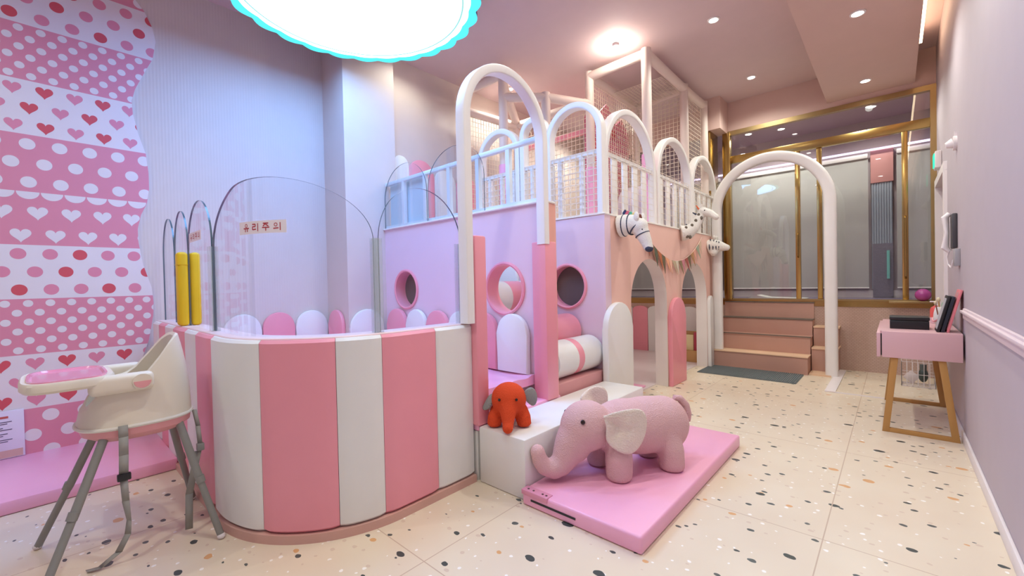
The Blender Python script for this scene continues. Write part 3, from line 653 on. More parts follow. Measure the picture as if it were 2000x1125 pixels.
MB().box((-2.49, 3.325, 2.33), (-1.93, 3.36, 2.36)).build('top_rail', LACQ, r2)
for x in (-2.36, -2.12): MB().box((x-.022, 3.33, DZ+.01), (x+.022, 3.36, 2.33)).build('post', LACQ, r2)
MB().net((-2.48, 3.315, DZ+.02), (.56, 0, 0), (0, 0, .56), 9, 10, .004).build('safety_net', NET, r2)
r4 = thing('deck_railing', 'white netted railing under the arches seen through the tall arch', 'railing', (-2.95, 3.35, DZ))
MB().box((-3.46, 3.325, 2.33), (-2.5, 3.36, 2.36)).build('top_rail', LACQ, r4)
for x in (-3.3, -3.12, -2.95, -2.7, -2.56): MB().box((x-.022, 3.33, DZ), (x+.022, 3.36, 2.33)).build('post', LACQ, r4)
MB().net((-3.46, 3.315, DZ+.02), (.96, 0, 0), (0, 0, .56), 16, 10, .0035).build('safety_net', NET, r4)
r3 = thing('side_railing', 'long white slatted railing with netting above the arched doorways', 'railing', (-1.93, 4.8, DZ))
MB().box((-1.95, 3.42, 2.33), (-1.915, 6.48, 2.358)).build('top_rail', LACQ, r3)
y = 3.60
while y < 6.45:
    MB().box((-1.945, y-.047, DZ+.005), (-1.925, y+.047, 2.33), bev=.002).build('slat', LACQ, r3); y += .21
MB().net((-1.905, 3.42, DZ+.02), (0, 3.0, 0), (0, 0, .57), 34, 9, .002).build('safety_net', NET, r3)

# ------------------------------------------------------------------ soft play tube frame on the deck
cf = thing('tube_frame', 'tall cream padded tube frame with climbing nets on the upper deck', 'play frame', (-2.7, 4.9, DZ))
R_ = .052; ZT = 3.69
def tubes(name, p, q, r=R_, m=PADW, pads=None):
    MB().cyl(p, q, r, n=18).build(name, m, cf)
for x, y, zt in ((-1.98, 4.44, ZT), (-2.70, 4.46, ZT), (-2.0, 5.60, ZT), (-2.71, 5.70, ZT), (-1.99, 6.34, ZT), (-3.34, 3.62, 3.66), (-2.96, 3.93, 3.36), (-3.86, 4.45, 3.42), (-3.3, 5.6, 3.6)):
    tubes('post', (x, y, 2.52 if x > -3.4 and y < 5 else DZ), (x, y, zt))
    if x > -3.4 and y < 5: MB().cyl((x, y, DZ), (x, y, 2.55), R_+.012, n=18).build('post_pad', HOT, cf)
for p, q in (((-1.98, 4.44, ZT-.05), (-2.70, 4.46, ZT-.05)), ((-1.98, 4.44, ZT-.05), (-2.0, 5.60, ZT-.05)), ((-2.70, 4.46, ZT-.05), (-2.71, 5.70, ZT-.05)), ((-2.0, 5.60, ZT-.05), (-2.71, 5.70, ZT-.05)), ((-2.0, 5.60, ZT-.05), (-1.99, 6.34, ZT-.05)),
             ((-3.34, 3.62, 3.5), (-3.86, 4.45, 3.38)), ((-3.34, 3.62, 3.33), (-2.96, 3.93, 3.31)), ((-2.96, 3.93, 3.31), (-2.70, 4.46, 3.31)), ((-3.34, 3.62, 3.6), (-3.97, 3.62, 3.6)), ((-3.97, 3.62, DZ), (-3.97, 3.62, 3.62)), ((-3.86, 4.45, 3.35), (-2.70, 4.46, 3.35)), ((-3.3, 5.6, 3.5), (-2.71, 5.70, 3.5)), ((-3.97, 3.62, 3.35), (-3.86, 4.45, 3.35))):
    tubes('beam', p, q)
    pass
def net_part(o, u, v, nu, nv, r=.0032): MB().net(o, u, v, nu, nv, r).build('climbing_net', NET, cf)
net_part((-2.70, 4.50, DZ), (0, 1.16, 0), (0, 0, 1.8), 22, 34)
net_part((-2.70, 5.66, DZ), (.70, 0, 0), (0, 0, 1.8), 13, 34)
net_part((-2.02, 5.66, DZ+.6), (0, .66, 0), (0, 0, 1.2), 12, 22)
net_part((-2.66, 5.0, 3.60), (.62, 0, 0), (0, .62, 0), 14, 14)
net_part((-3.95, 3.66, DZ+.3), (.08, .78, 0), (0, 0, 1.22), 18, 20)
net_part((-3.80, 4.47, DZ), (1.06, 0, 0), (0, 0, 1.5), 18, 26)
net_part((-3.3, 5.62, DZ), (.6, 0, 0), (0, 0, 1.7), 12, 30)
MB().box((-3.78, 4.50, 3.0), (-2.78, 4.55, 3.07), bev=.01).build('padded_bar', PINK, cf)
# printed panel at the back of the frame
def dots_panel():
    t = thing('printed_panel', 'pink printed panel with hearts and dots behind the climbing net', 'panel', (-2.80, 5.1, DZ))
    x, y0, y1 = -2.80, 4.52, 5.66
    MB().prism([(x, y0, DZ), (x, y1, DZ), (x, y1, 3.25), (x, 5.45, 3.42), (x, 5.28, 3.30), (x, 5.05, 3.52), (x, 4.85, 3.36), (x, 4.66, 3.42), (x, y0, 3.2)], (-.02, 0, 0)).build('board', mat('print rose panel', '#d76f8e', .6), t)
    b = MB(); pk, rd, wh = mat('print pale pink', '#efb6c6'), mat('print red', '#dd5468'), mat('print white', '#f2e4f0')
    for i in range(21):
        for j in range(26):
            yy = y0+.04+i*.053+(.026 if j % 2 else 0); zz = DZ+.05+j*.055
            if yy > y1-.03: continue
            b.face([(x+.001, yy+.015*math.cos(a*PI/4), zz+.015*math.sin(a*PI/4)) for a in range(8)], pk if (i+j) % 3 else wh)
    for cy, cz, s_ in ((4.72, 2.95, .11), (5.2, 3.15, .08), (5.4, 2.6, .10), (4.9, 2.35, .10)):
        P = []
        for i in range(30):
            q = 2*PI*i/30; P.append((x+.003, cy+s_*math.sin(q)**3, cz+s_*(13*math.cos(q)-5*math.cos(2*q)-2*math.cos(3*q)-math.cos(4*q))/15))
        b.face(P, rd)
    b.build('print', None, t, smooth=False)
dots_panel()
# upper-deck pads on the rear left wall
for lb, m, y0, y1, z1 in (('cream rounded pad on the upper left wall beside the pillar', WHITE, 2.66, 2.86, 2.66), ('bright pink rounded pad on the upper left wall', PINK, 2.86, 3.22, 2.66), ('pale rounded pad on the upper left wall right of the bright pink pad', WHITE, 3.23, 3.56, 2.60), ('mid pink rounded pad on the upper left wall behind the arch post', PINK, 3.57, 3.95, 2.58), ('white rounded pad on the upper left wall seen through the tall arch', WHITE, 3.96, 4.33, 2.58)):
    tab(lb, m, 'x', (-4.17, (y0+y1)/2, 0), y1-y0, DZ, z1, 1)
# white play tunnel and block on the deck behind the side railing
t = thing('play_tunnel', 'pale padded tunnel on the upper deck behind the middle side arch', 'tunnel', (-2.45, 5.2, DZ))
k = MB(); n = 28; R = []
for xx, rr in ((-2.62, .30), (-2.12, .30), (-2.12, .24), (-2.62, .24)): R.append([(xx, 5.25+rr*math.cos(2*PI*i/n), DZ+.33+rr*math.sin(2*PI*i/n)) for i in range(n)])
k.loft(R, closed=True); k.build('tunnel_shell', mat('pale lilac vinyl', '#ded3da', .45), t)
t = thing('deck_slide', 'pale grey slide block on the upper deck behind the far side arch', 'slide', (-2.3, 6.1, DZ))
MB().prism([(-2.5, 5.75, DZ), (-2.5, 6.45, DZ), (-2.5, 6.45, DZ+.45), (-2.5, 5.95, DZ+.62)], (.42, 0, 0), bev=.01).build('slide_body', mat('pale grey vinyl', '#c9c6c4', .5), t)

# ------------------------------------------------------------------ steps, mats, stairs
tag(MB().box((-1.868, 1.745, 0), (-1.505, 3.225, .335), bev=.012).build('foam_step', WHITE), 'long white vinyl foam step in front of the entrance', 'step')
t = thing('floor_mat', 'thick pink folding floor mat under the big knitted elephant', 'mat', (-1.16, 2.5, 0))
MB().box((-1.502, 1.712, 0), (-.82, 3.29, .082), bev=.014, seg=3).build('mat_body', HOT, t)
MB().box((-1.44, 1.7085, .036), (-1.16, 1.7125, .046)).build('zip', BLACK, t)
MB().box((-1.502, 1.706, .060), (-1.33, 1.76, .0865), bev=.003).build('flap', mat('pink webbing', '#e79ab5', .6), t)
k = MB()
for x in (-1.47, -1.435, -1.375, -1.35): k.cyl((x, 1.73, .0865), (x, 1.73, .0885), .006, n=10)
k.build('snap_button', mat('dull snap metal', '#6a5a55', .4, .6), t)
t = thing('door_mat', 'ribbed dark grey door mat at the foot of the stairs', 'mat', (-1.35, 5.85, 0))
k = MB(); k.box((-1.88, 5.58, 0), (-.82, 6.14, .008))
for i in range(52): k.box((-1.875+i*.0203, 5.585, .008), (-1.865+i*.0203, 6.135, .013))
k.build('ribbed_surface', mat('dark grey rubber', '#6f7678', .8), t, smooth=False)
t = thing('staircase', 'pink tiled staircase of four steps rising to the glass front', 'stairs', (-1.33, 6.4, 0))
TST = mat('dusty rose step tile', '#c79b8b', .4); NOS = mat('dark nosing strip', '#6e6258', .5); PEN = mat('pale edge trim', '#f0cba9', .5)
ys = (6.165, 6.40, 6.60, 6.765); zs_ = (.218, .432, .64, .855)
for i in range(4):
    MB().box((-1.865, ys[i], 0 if i == 0 else zs_[i-1]), (-.785, 6.789, zs_[i]-.012)).build('riser', TST, t, smooth=False)
    MB().box((-1.865, ys[i]-.012, zs_[i]-.012), (-.78, 6.789, zs_[i])).build('tread', PEN if i == 0 else NOS if i > 1 else TST, t, smooth=False)
MB().box((-1.865, 6.387, .426), (-.78, 6.43, .436)).build('nosing', NOS, t, smooth=False)
for i, (y, z0, z1) in enumerate(((6.42, 0, .305), (6.61, .305, .555))):
    MB().box((-.775, y, z0), (-.52, 6.789, z1-.018)).build('side_riser', TST, t, smooth=False); MB().box((-.775, y-.012, z1-.018), (-.51, 6.789, z1)).build('side_tread', PEN, t, smooth=False)
MB().box((-.775, 6.19, 0), (-.56, 6.42, .02)).build('side_plinth', PEN, t, smooth=False)
tag(MB().prism([(-1.62, 7.0, .885), (-.9, 6.98, .885), (-.9, 6.98, .892), (-1.35, 6.99, .90), (-1.5, 7.0, .935), (-1.56, 7.0, .91)], (0, .3, 0)).build('folded_cloth', mat('white cloth', '#eeeae6', .8)), 'crumpled white cloth lying behind the glass at the top of the stairs', 'cloth')
t = thing('floor_track', 'white floor track beside the right arch foot', 'floor track', (-.5, 6.0, 0))
MB().box((-.545, 5.40, 0), (-.455, 6.70, .012), bev=.002).build('wide_strip', TRIM, t); MB().box((-.455, 5.40, 0), (.28, 5.42, .008)).build('thin_strip', TRIM, t)

# ------------------------------------------------------------------ console desk
PDK = mat('dusty pink desk lacquer', '#dfb2b6', .4); WD = mat('golden oak leg', '#bd8b4c', .45, bump=('X', 8, .1))
t = thing('console_desk', 'pink console desk on slanted wooden frame legs by the right wall', 'desk', (.13, 4.8, 0))
k = MB(); k.box((-.075, 4.275, .57), (.352, 5.42, .768), bev=.003); k.box((-.085, 4.285, .75), (.352, 5.42, .769)); k.build('desk_body', PDK, t)
MB().box((-.105, 4.27, .572), (-.082, 5.42, .755), bev=.002).build('drawer_front', PDK, t); MB().box((-.083, 4.277, .585), (-.074, 5.40, .745)).build('drawer_gap', BLACK, t, smooth=False)
for y in (4.29, 5.37):
    for (xa, xb, nm) in ((-.078, -.022, 'leg'), (.338, .27, 'leg')):
        q = 1 if xa < xb else -1; MB().prism([(xa, y, 0), (xa+q*.04, y, 0), (xb+q*.04, y, .57), (xb, y, .57)], (0, .03, 0), bev=.002).build(nm, WD, t)
    MB().box((-.04, y+.002, .0), (.30, y+.028, .032), bev=.002).build('foot_bar', WD, t)
t = thing('black_box', 'black lidded box on the front of the pink desk', 'box', (.08, 4.6, .77))
MB().box((-.03, 4.50, .769), (.195, 4.70, .835), bev=.004).build('box_body', BLACK, t); MB().box((-.032, 4.498, .838), (.197, 4.702, .862), bev=.004).build('lid', BLACK, t)
def frame(lb, y, x0, col, edgec, h, th, w_):
    t = thing('leaning_picture', lb, 'picture', (x0, y, .77)); tl = .10
    mx = Matrix.Translation((x0, y, .769)) @ Matrix.Rotation(math.radians(13), 4, 'Y')
    MB().box((-th/2, 0, 0), (th/2, w_, h), bev=.003, mx=mx).build('frame_body', mat(col[0], col[1], .4), t)
    MB().box((-th/2-.002, .02, .02), (-th/2, w_-.02, h-.02), mx=mx).build('picture', mat(edgec[0], edgec[1], .3), t, smooth=False)
frame('black picture frame leaning beside the pink one on the desk', 4.36, .232, ('black frame', '#201e22'), ('dark frame picture', '#c9c6cc'), .27, .016, .21)
frame('dark navy folder leaning between the black and pink frames', 4.37, .256, ('navy folder', '#252a3a'), ('navy picture', '#3a4254'), .265, .02, .20)
frame('coral pink frame leaning against the right wall on the desk', 4.36, .283, ('coral frame', '#e8828a'), ('coral picture', '#eba0a2'), .315, .014, .22)
t = thing('soap_bottle', 'coral soap bottle with a clear pump on the pink desk', 'bottle', (.24, 5.1, .77))
MB().lathe([(.0, 0), (.034, .002), (.036, .05), (.034, .055)], (.262, 5.15, .769)).build('label_band', mat('clear pink plastic', '#e2b8c2', .3), t)
MB().lathe([(.036, 0), (.037, .06), (.030, .085), (.014, .095), (.014, .10)], (.262, 5.15, .82)).build('bottle_body', mat('coral liquid', '#e5635f', .25), t)
k = MB(); k.cyl((.262, 5.15, .915), (.262, 5.15, .955), .006); k.box((.225, 5.143, .95), (.272, 5.157, .96), bev=.003); k.build('pump', TRIM, t)
t = thing('brush_cup', 'white egg-shaped cup with a pink band holding sticks on the desk', 'cup', (.262, 4.80, .77))
MB().lathe([(.018, 0), (.036, .02), (.044, .06), (.040, .11), (.030, .15), (.026, .155), (.024, .15), (.034, .10)], (.272, 4.80, .775)).build('cup_body', WHITE, t)
k = MB(); n = 30; R = []
for i in range(n+1):
    a = 2*PI*i/n; z = .052+.012*math.sin(3*a); R.append((.272+.046*math.cos(a), 4.80+.046*math.sin(a), .775+z))
k.tube(R, .007, n=6); k.build('pink_band', mat('salmon band', '#e79a9f', .4), t)
k = MB()
for i in range(3): k.cyl((.262+.008*i, 4.78+.012*i, .769), (.258+.012*i, 4.77+.02*i, .778), .006, n=8)
k.build('cup_feet', mat('brown foot', '#6b4a44', .5), t)
for lb, p, q, m, r in (('thin reddish brown stick in the egg-shaped cup', (.262, 4.78, .82), (.24, 4.74, .965), mat('brown stick', '#9c6a54'), .004), ('pale wooden stick in the egg-shaped cup', (.272, 4.81, .82), (.262, 4.83, .985), WOOD, .005), ('cream tipped stick in the egg-shaped cup', (.28, 4.80, .82), (.30, 4.79, .97), mat('cream stick', '#e5d1a8'), .005)):
    t = thing('wooden_stick', lb, 'stick', p); MB().cyl(p, q, r, n=8).build('shaft', m, t); MB().ball(q, (r*2.6, r*2.6, r*4), u=10, v=8).build('tip', mat('cream tip', '#e9d5b0'), t)
t = thing('green_plant_toy', 'small green toy plant behind the egg-shaped cup on the desk', 'toy', (.30, 4.98, .77))
MB().lathe([(.0, 0), (.028, .001), (.032, .08), (.026, .085)], (.31, 4.98, .769)).build('pot', mat('dark green pot', '#2f3b33', .5), t)
for a in range(5): MB().ball((.31+.016*math.cos(a*1.26), 4.98+.016*math.sin(a*1.26), .90+.012*(a % 2)), (.013, .013, .05), u=10, v=8).build('leaf', mat('leaf green', '#79b08a', .5), t)
# wire basket and devices on the floor behind the desk
t = thing('wire_basket', 'white wire basket on the floor behind the desk legs', 'basket', (.18, 6.3, 0))
k = MB(); k.net((.05, 6.15, .005), (.26, 0, 0), (0, 0, .26), 6, 2, .003); k.net((.05, 6.35, .005), (.26, 0, 0), (0, 0, .26), 6, 2, .003); k.net((.05, 6.15, .005), (0, .2, 0), (0, 0, .26), 4, 2, .003); k.net((.31, 6.15, .005), (0, .2, 0), (0, 0, .26), 4, 2, .003); k.net((.05, 6.15, .01), (.26, 0, 0), (0, .2, 0), 6, 4, .003)
k.build('wire_frame', TRIM, t)
t = thing('hand_mixer', 'dark grey rounded device in the white wire basket', 'device', (.22, 6.24, .02))
MB().ball((.22, 6.24, .12), (.04, .04, .075)).build('body', mat('dark green grey', '#3f4a48', .3), t); MB().cyl((.22, 6.24, .16), (.22, 6.24, .235), .028, n=16).build('cap', mat('mid grey cap', '#5a6260', .4), t)
tag(MB().box((-.05, 0, -.05), (.05, .012, .05), bev=.002, mx=Matrix.Translation((.13, 6.24, .09)) @ Matrix.Rotation(.7, 4, 'Y')).build('paper_packet', mat('pale paper', '#e4d8d8', .7)), 'pale paper packet tilted in the white wire basket', 'packet')

# ------------------------------------------------------------------ things on the right wall
t = thing('exit_light', 'small green-lit emergency exit sign on the right wall near the glass', 'sign', (XR, 6.0, 2.2))
MB().box((XR-.05, 6.10, 2.27), (XR, 6.30, 2.44), bev=.01).build('housing', TRIM, t); MB().box((XR-.058, 6.125, 2.29), (XR-.05, 6.275, 2.42)).build('lit_face', emission('exit green light', (.05, .75, .45), 1.6), t)
t = thing('alarm_sensor', 'white wall sensor bell high on the right wall above the door', 'sensor', (XR, 4.75, 2.2))
k = MB(); k.cyl((XR, 4.75, 2.20), (XR-.02, 4.75, 2.20), .055, n=20); k.cyl((XR-.02, 4.75, 2.2), (XR-.06, 4.75, 2.19), .04, .02, n=20); k.build('sensor_body', TRIM, t); MB().box((XR-.012, 4.735, 2.24), (XR, 4.765, 2.29)).build('bracket', TRIM, t)
t = thing('wall_phone', 'black and white intercom handset on the right wall', 'phone', (XR, 4.8, 1.52))
MB().box((XR-.03, 4.72, 1.39), (XR, 4.86, 1.66), bev=.008).build('base', mat('intercom grey', '#4a464a', .4), t)
k = MB(); k.tube([(XR-.035, 4.84, 1.37), (XR-.062, 4.84, 1.40), (XR-.05, 4.84, 1.52), (XR-.062, 4.84, 1.64), (XR-.035, 4.84, 1.67)], [.018, .024, .014, .024, .018], n=12); k.build('handset', TRIM, t)
k = MB(); k.tube([(XR-.04, 4.84, 1.37), (XR-.05, 4.85, 1.33), (XR-.045, 4.84, 1.27), (XR-.03, 4.80, 1.24), (XR-.02, 4.77, 1.30)], .006, n=8); k.build('cord', TRIM, t)
tag(MB().box((XR-.03, 4.55, 1.25), (XR, 4.66, 1.38), bev=.004).build('wall_switch', mat('silver switch', '#a8a4a8', .4)), 'small grey switch box below the intercom handset', 'switch')

# ------------------------------------------------------------------ high chair
hc = thing('high_chair', 'beige and pink baby high chair with a pink tray on grey legs', 'high chair', (-2.695, .27, 0))
HCW = mat('warm beige plastic', '#ebdfcc', .38, spec=.5); HCP = mat('salmon pink plastic', '#eca3a6', .4); HCG = mat('grey tube', '#8f8d87', .45)
XC = -2.695
def hring(sx, y0, y1, z, p=3.0, n=128, zf=None, xc=XC):
    R = []
    for i in range(n):
        a = 2*PI*i/n; c, s_ = math.cos(a), math.sin(a)
        x = xc + sx*math.copysign(abs(c)**(2/p), c); y = (y0+y1)/2 + (y1-y0)/2*math.copysign(abs(s_)**(2/p), s_)
        R.append((x, y, z if zf is None else zf(x, y)))
    return R
def rimz(y):
    K = [(.05, .665), (.11, .67), (.16, .755), (.20, .775), (.27, .785), (.31, .815), (.36, .88), (.405, .945), (.43, .972), (.445, .98), (.6, .985)]
    for (a, p), (b, q) in zip(K, K[1:]):
        if a <= y <= b: u = (y-a)/(b-a); return p+(q-p)*u
    return K[0][1] if y < .05 else K[-1][1]
rings = []
N_ = 9
base = lambda t, ins: (.182 - .022*t - ins, .085 + .015*t + ins, .497 - .045*t*t - ins)
for j in range(N_+1):
    t_ = j/N_; q = base(t_, 0); R0 = hring(q[0], q[1], q[2], 0, 2.6)
    rings.append([(x, y, .60 + (rimz(y)-.60)*t_) for x, y, _ in R0])
q = base(1, .010); rings.append([(x, y, rimz(y)+.008) for x, y, _ in hring(q[0], q[1], q[2], 0, 2.6)])
for j in range(N_, -1, -1):
    t_ = j/N_; q = base(t_, .02); R0 = hring(q[0], q[1], q[2], 0, 2.6)
    rings.append([(x, y, .625 + (rimz(y)-.625)*t_) for x, y, _ in R0])
k = MB(); k.loft(rings); k.build('seat_shell', HCW, hc)
k = MB(); k.loft([hring(.186, .08, .503, .606, 2.6), hring(.188, .077, .505, .598, 2.6), hring(.182, .085, .497, .590, 2.6)]); k.build('seam_rim', mat('white seam plastic', '#efe9dd', .4), hc)
k = MB(); k.loft([hring(.178, .09, .494, .592, 2.6), hring(.174, .10, .49, .56, 2.6), hring(.15, .14, .45, .535, 2.6), hring(.10, .20, .38, .525, 2.6)]); k.build('seat_base', HCP, hc)
k = MB(); k.loft([hring(.205, -.065, .205, .795, 4), hring(.213, -.073, .213, .805, 4), hring(.213, -.073, .213, .828, 4), hring(.207, -.067, .207, .838, 4), hring(.185, -.045, .19, .836, 4), hring(.18, -.04, .185, .824, 4)]); tr_ = k.build('tray', HCW, hc)
k = MB(); k.loft([hring(.192, -.052, .19, .830, 4), hring(.192, -.052, .19, .842, 4), hring(.184, -.044, .182, .842, 4), hring(.176, -.036, .174, .834, 4)]); k.build('tray_liner', mat('glossy pink tray liner', '#f19ab4', .15, coat=.6), tr_)
for sx in (-1, 1):
    MB().box((XC+sx*.155, .12, .752), (XC+sx*.208, .335, .835), bev=.024, seg=4).build('tray_arm', HCW, hc)
    MB().cyl((XC+sx*.203, .292, .795), (XC+sx*.213, .292, .795), .034, n=24).build('arm_button', HCW, hc); MB().prism([(XC+sx*.213, .292+.030*math.cos(PI+PI*i/10), .797+.030*math.sin(PI+PI*i/10)) for i in range(11)], (sx*.002, 0, 0)).build('button_mark', HCP, hc)
for sx in (-1, 1):
    for yt, yb in ((.17, -.04), (.43, .55)):
        lg = MB().cyl((XC+sx*.125, yt, .56), (XC+sx*.205, (yt+yb)/2, .28), .0165).cyl((XC+sx*.205, (yt+yb)/2, .28), (XC+sx*.285, yb, .0125), .0145).build('leg', HCG, hc)
        MB().cyl((XC+sx*.203, (yt*.52+yb*.48), .30), (XC+sx*.209, (yt*.47+yb*.53), .27), .0185).build('leg_collar', HCG, lg)
        MB().ball((XC+sx*.287, yb, .014), (.018, .018, .014), u=12, v=8).build('foot_cap', TRIM, lg)
STR = mat('grey webbing strap', '#a19d96', .7)
def strap(pts, w_, name, parent):
    k = MB(); L_ = []
    for x, y, z, a in pts:
        dx, dy = math.sin(a)*w_/2, math.cos(a)*w_/2; L_.append(((x-dx, y-dy, z), (x+dx, y+dy, z)))
    for (a, b), (c, d) in zip(L_, L_[1:]): k.face([a, b, d, c])
    o = k.build(name, STR, parent); md = o.modifiers.new('thick', 'SOLIDIFY'); md.thickness = .003; return o
strap([(XC+.189, .225, .61, 0), (XC+.193, .225, .56, 0), (XC+.19, .224, .48, .1), (XC+.188, .222, .40, .2)], .032, 'front_strap', hc)
strap([(XC+.188, .222, .375, .2), (XC+.19, .226, .28, .5), (XC+.19, .235, .19, 1.1), (XC+.185, .23, .13, .8), (XC+.17, .20, .06, .6), (XC+.15, .14, .012, 1.2), (XC+.13, .10, .008, 1.4)], .026, 'front_strap_tail', hc)
MB().box((XC+.176, .20, .37), (XC+.198, .246, .40), bev=.004).build('buckle', BLACK, hc)
strap([(XC+.10, .495, .60, .6), (XC+.12, .505, .52, .6), (XC+.13, .51, .43, .6)], .02, 'rear_strap', hc)
MB().box((XC+.115, .495, .40), (XC+.145, .525, .435), bev=.004).build('buckle', GREY, hc)
strap([(XC+.13, .50, .40, .4), (XC+.13, .46, .2, .3), (XC+.13, .455, .03, .3)], .03, 'rear_strap_tail', hc)

# ------------------------------------------------------------------ knitted elephants
def soft(b, name, m, parent, vox=.012, sm=6):
    o = b.build(name, m, parent)
    r = o.modifiers.new('r', 'REMESH'); r.mode = 'VOXEL'; r.voxel_size = vox; r.use_smooth_shade = True
    s_ = o.modifiers.new('s', 'SMOOTH'); s_.factor = .6; s_.iterations = sm
    return o
def knit(name, col, sc_=95):
    return mat(name, col, .9, bump=('knit', sc_*1.6, .4), spec=.15)
PKN, CKN, ORN, GKN = knit('dusty pink knit', '#e4b9ba'), knit('cream knit', '#efe0d2', 70), knit('orange knit', '#e2532f', 110), knit('grey knit', '#9b9a98', 90)
el = thing('knitted_elephant', 'big dusty pink knitted toy elephant with cream ears on the floor mat', 'toy elephant', (-1.168, 2.345, .082), rz=math.atan2(-.87, -.49))
Z0 = .08
def T(u, v, z): return (u, v, z-Z0-.002)
k = MB()
k.ball(T(-.08, 0, .325), (.29, .155, .168)); k.ball(T(.06, 0, .335), (.24, .15, .160)); k.ball(T(.31, 0, .368), (.155, .132, .145)); k.ball(T(-.2, 0, .315), (.175, .152, .170)); k.ball(T(.38, 0, .30), (.095, .10, .13))
tp = [(.36, 0, .34), (.415, 0, .27), (.445, 0, .21), (.48, 0, .165), (.53, 0, .155), (.575, 0, .175), (.60, 0, .215), (.612, 0, .255)]
tr = [.112, .092, .078, .064, .054, .049, .045, .041]
k.tube([T(*p) for p in tp], tr, n=20); k.ball(T(.613, 0, .262), .042)
k.ball(T(.515, 0, .157), .060)
for u in (.165, -.185):
    for v in (-.105, .105): k.tube([T(u*.9, v*.72, .30), T(u, v, .2), T(u*1.02, v*1.06, .105), T(u*1.02, v*1.06, .092), T(u*1.02, v*1.06, .0825)], [.070, .077, .074, .070, .060], n=20)
body = soft(k, 'body', PKN, el, .010, 8)
EO = [(.285, .455), (.240, .478), (.195, .493), (.14, .502), (.09, .497), (.055, .475), (.040, .43), (.045, .385), (.058, .34), (.080, .30), (.115, .265), (.150, .25), (.190, .254), (.225, .272), (.255, .30), (.270, .33), (.266, .37), (.262, .41)]
def ear(sgn, dz, m, parent, sc_=1.0, O=EO, name='ear', bulge=.068, vb=.132, th=.016):
    k = MB(); cu_ = sum(p[0] for p in O)/len(O); cz = sum(p[1] for p in O)/len(O); n = len(O)
    rings = []
    for t_ in (1, .8, .5, .2):
        rings.append([T(cu_+(u-cu_)*t_, sgn*(vb + bulge*(1-((u-.285)/.26)**2*0)*(min(1, (.285-u)/.12)) ), cz+(z-cz)*t_+dz) for u, z in O])
    A = [[k.bm.verts.new(p) for p in r] for r in rings]
    for a, b in zip(A, A[1:]):
        for j in range(n): k.bm.faces.new((a[j], a[(j+1)%n], b[(j+1)%n], b[j]))
    k.bm.faces.new(A[-1])
    o = k.build(name, m, parent); md = o.modifiers.new('t', 'SOLIDIFY'); md.thickness = th; md.offset = 0; bv = o.modifiers.new('b', 'SUBSURF'); bv.levels = bv.render_levels = 1
    return o
ear(1, 0, CKN, el); ear(-1, .035, CKN, el)
k = MB(); k.tube([T(.275, .135, .452), T(.21, .165, .462), T(.13, .19, .445), (T(.06, .195, .425))], [.008, .013, .012, .006], n=8); k.build('ear_fold', CKN, el)
for v in (.108, -.108):
    MB().ball(T(.385, v*.96, .428), .013, u=14, v=10).build('eye', mat('dark brown eye', '#2c1a16', .1), el)
k = MB(); k.tube([T(-.30, 0, .465), T(-.345, 0, .455), T(-.385, 0, .41), T(-.405, 0, .35), T(-.41, 0, .30)], [.016, .022, .026, .024, .012], n=12); soft(k, 'tail', PKN, el, .006, 2)

oe = thing('knitted_elephant', 'small orange knitted toy elephant with grey ears on the white step', 'toy elephant', (-1.75, 1.895, .337), rz=math.atan2(-.78, .63))
k = MB()
k.ball((.045, 0, .165), (.098, .106, .100)); k.ball((-.05, 0, .13), (.11, .095, .10)); k.ball((.02, 0, .15), (.09, .095, .10))
k.tube([(.09, 0, .14), (.13, 0, .10), (.155, 0, .06), (.175, 0, .03)], [.066, .046, .035, .03], n=16); k.ball((.180, 0, .034), .031)
for v in (-1, 1): k.tube([(.03, v*.06, .10), (.045, v*.085, .05), (.05, v*.09, .012), (.05, v*.09, .004)], [.05, .046, .043, .03], n=16); k.tube([(-.08, v*.05, .10), (-.09, v*.06, .03), (-.09, v*.06, .004)], [.045, .042, .03], n=14)
soft(k, 'body', ORN, oe, .006, 5)
for v in (-1, 1): MB().ball((.131, v*.05, .182), .0085, u=10, v=8).build('eye', mat('dark brown eye', '#2c1a16', .1), oe)
def flap(pts, th, m, parent):
    k = MB(); P = [Vector(p) for p in pts]; c = sum(P, Vector())/len(P); n = len(P)
    A = [[k.bm.verts.new(c+(p-c)*t_ + Vector((.018*(1-t_), 0, 0))) for p in P] for t_ in (1, .6, .25)]
    for a, b in zip(A, A[1:]):
        for j in range(n): k.bm.faces.new((a[j], a[(j+1)%n], b[(j+1)%n], b[j]))
    k.bm.faces.new(A[-1]); o = k.build('ear', m, parent); md = o.modifiers.new('t', 'SOLIDIFY'); md.thickness = th; md.offset = 0; bv = o.modifiers.new('b', 'SUBSURF'); bv.levels = bv.render_levels = 1; return o
flap([(.05, .085, .20), (.045, .105, .225), (.03, .135, .235), (.01, .16, .215), (.0, .175, .165), (.0, .165, .12), (.01, .145, .105), (.03, .12, .125), (.045, .095, .16)], .012, GKN, oe)
flap([(.06, -.085, .19), (.05, -.10, .205), (.04, -.12, .185), (.03, -.15, .13), (.03, -.165, .10), (.05, -.15, .095), (.065, -.12, .105), (.07, -.10, .13)], .012, GKN, oe)
MB().ball((-.02, 0, .236), (.012, .012, .01), u=8, v=6).build('top_knot', ORN, oe)

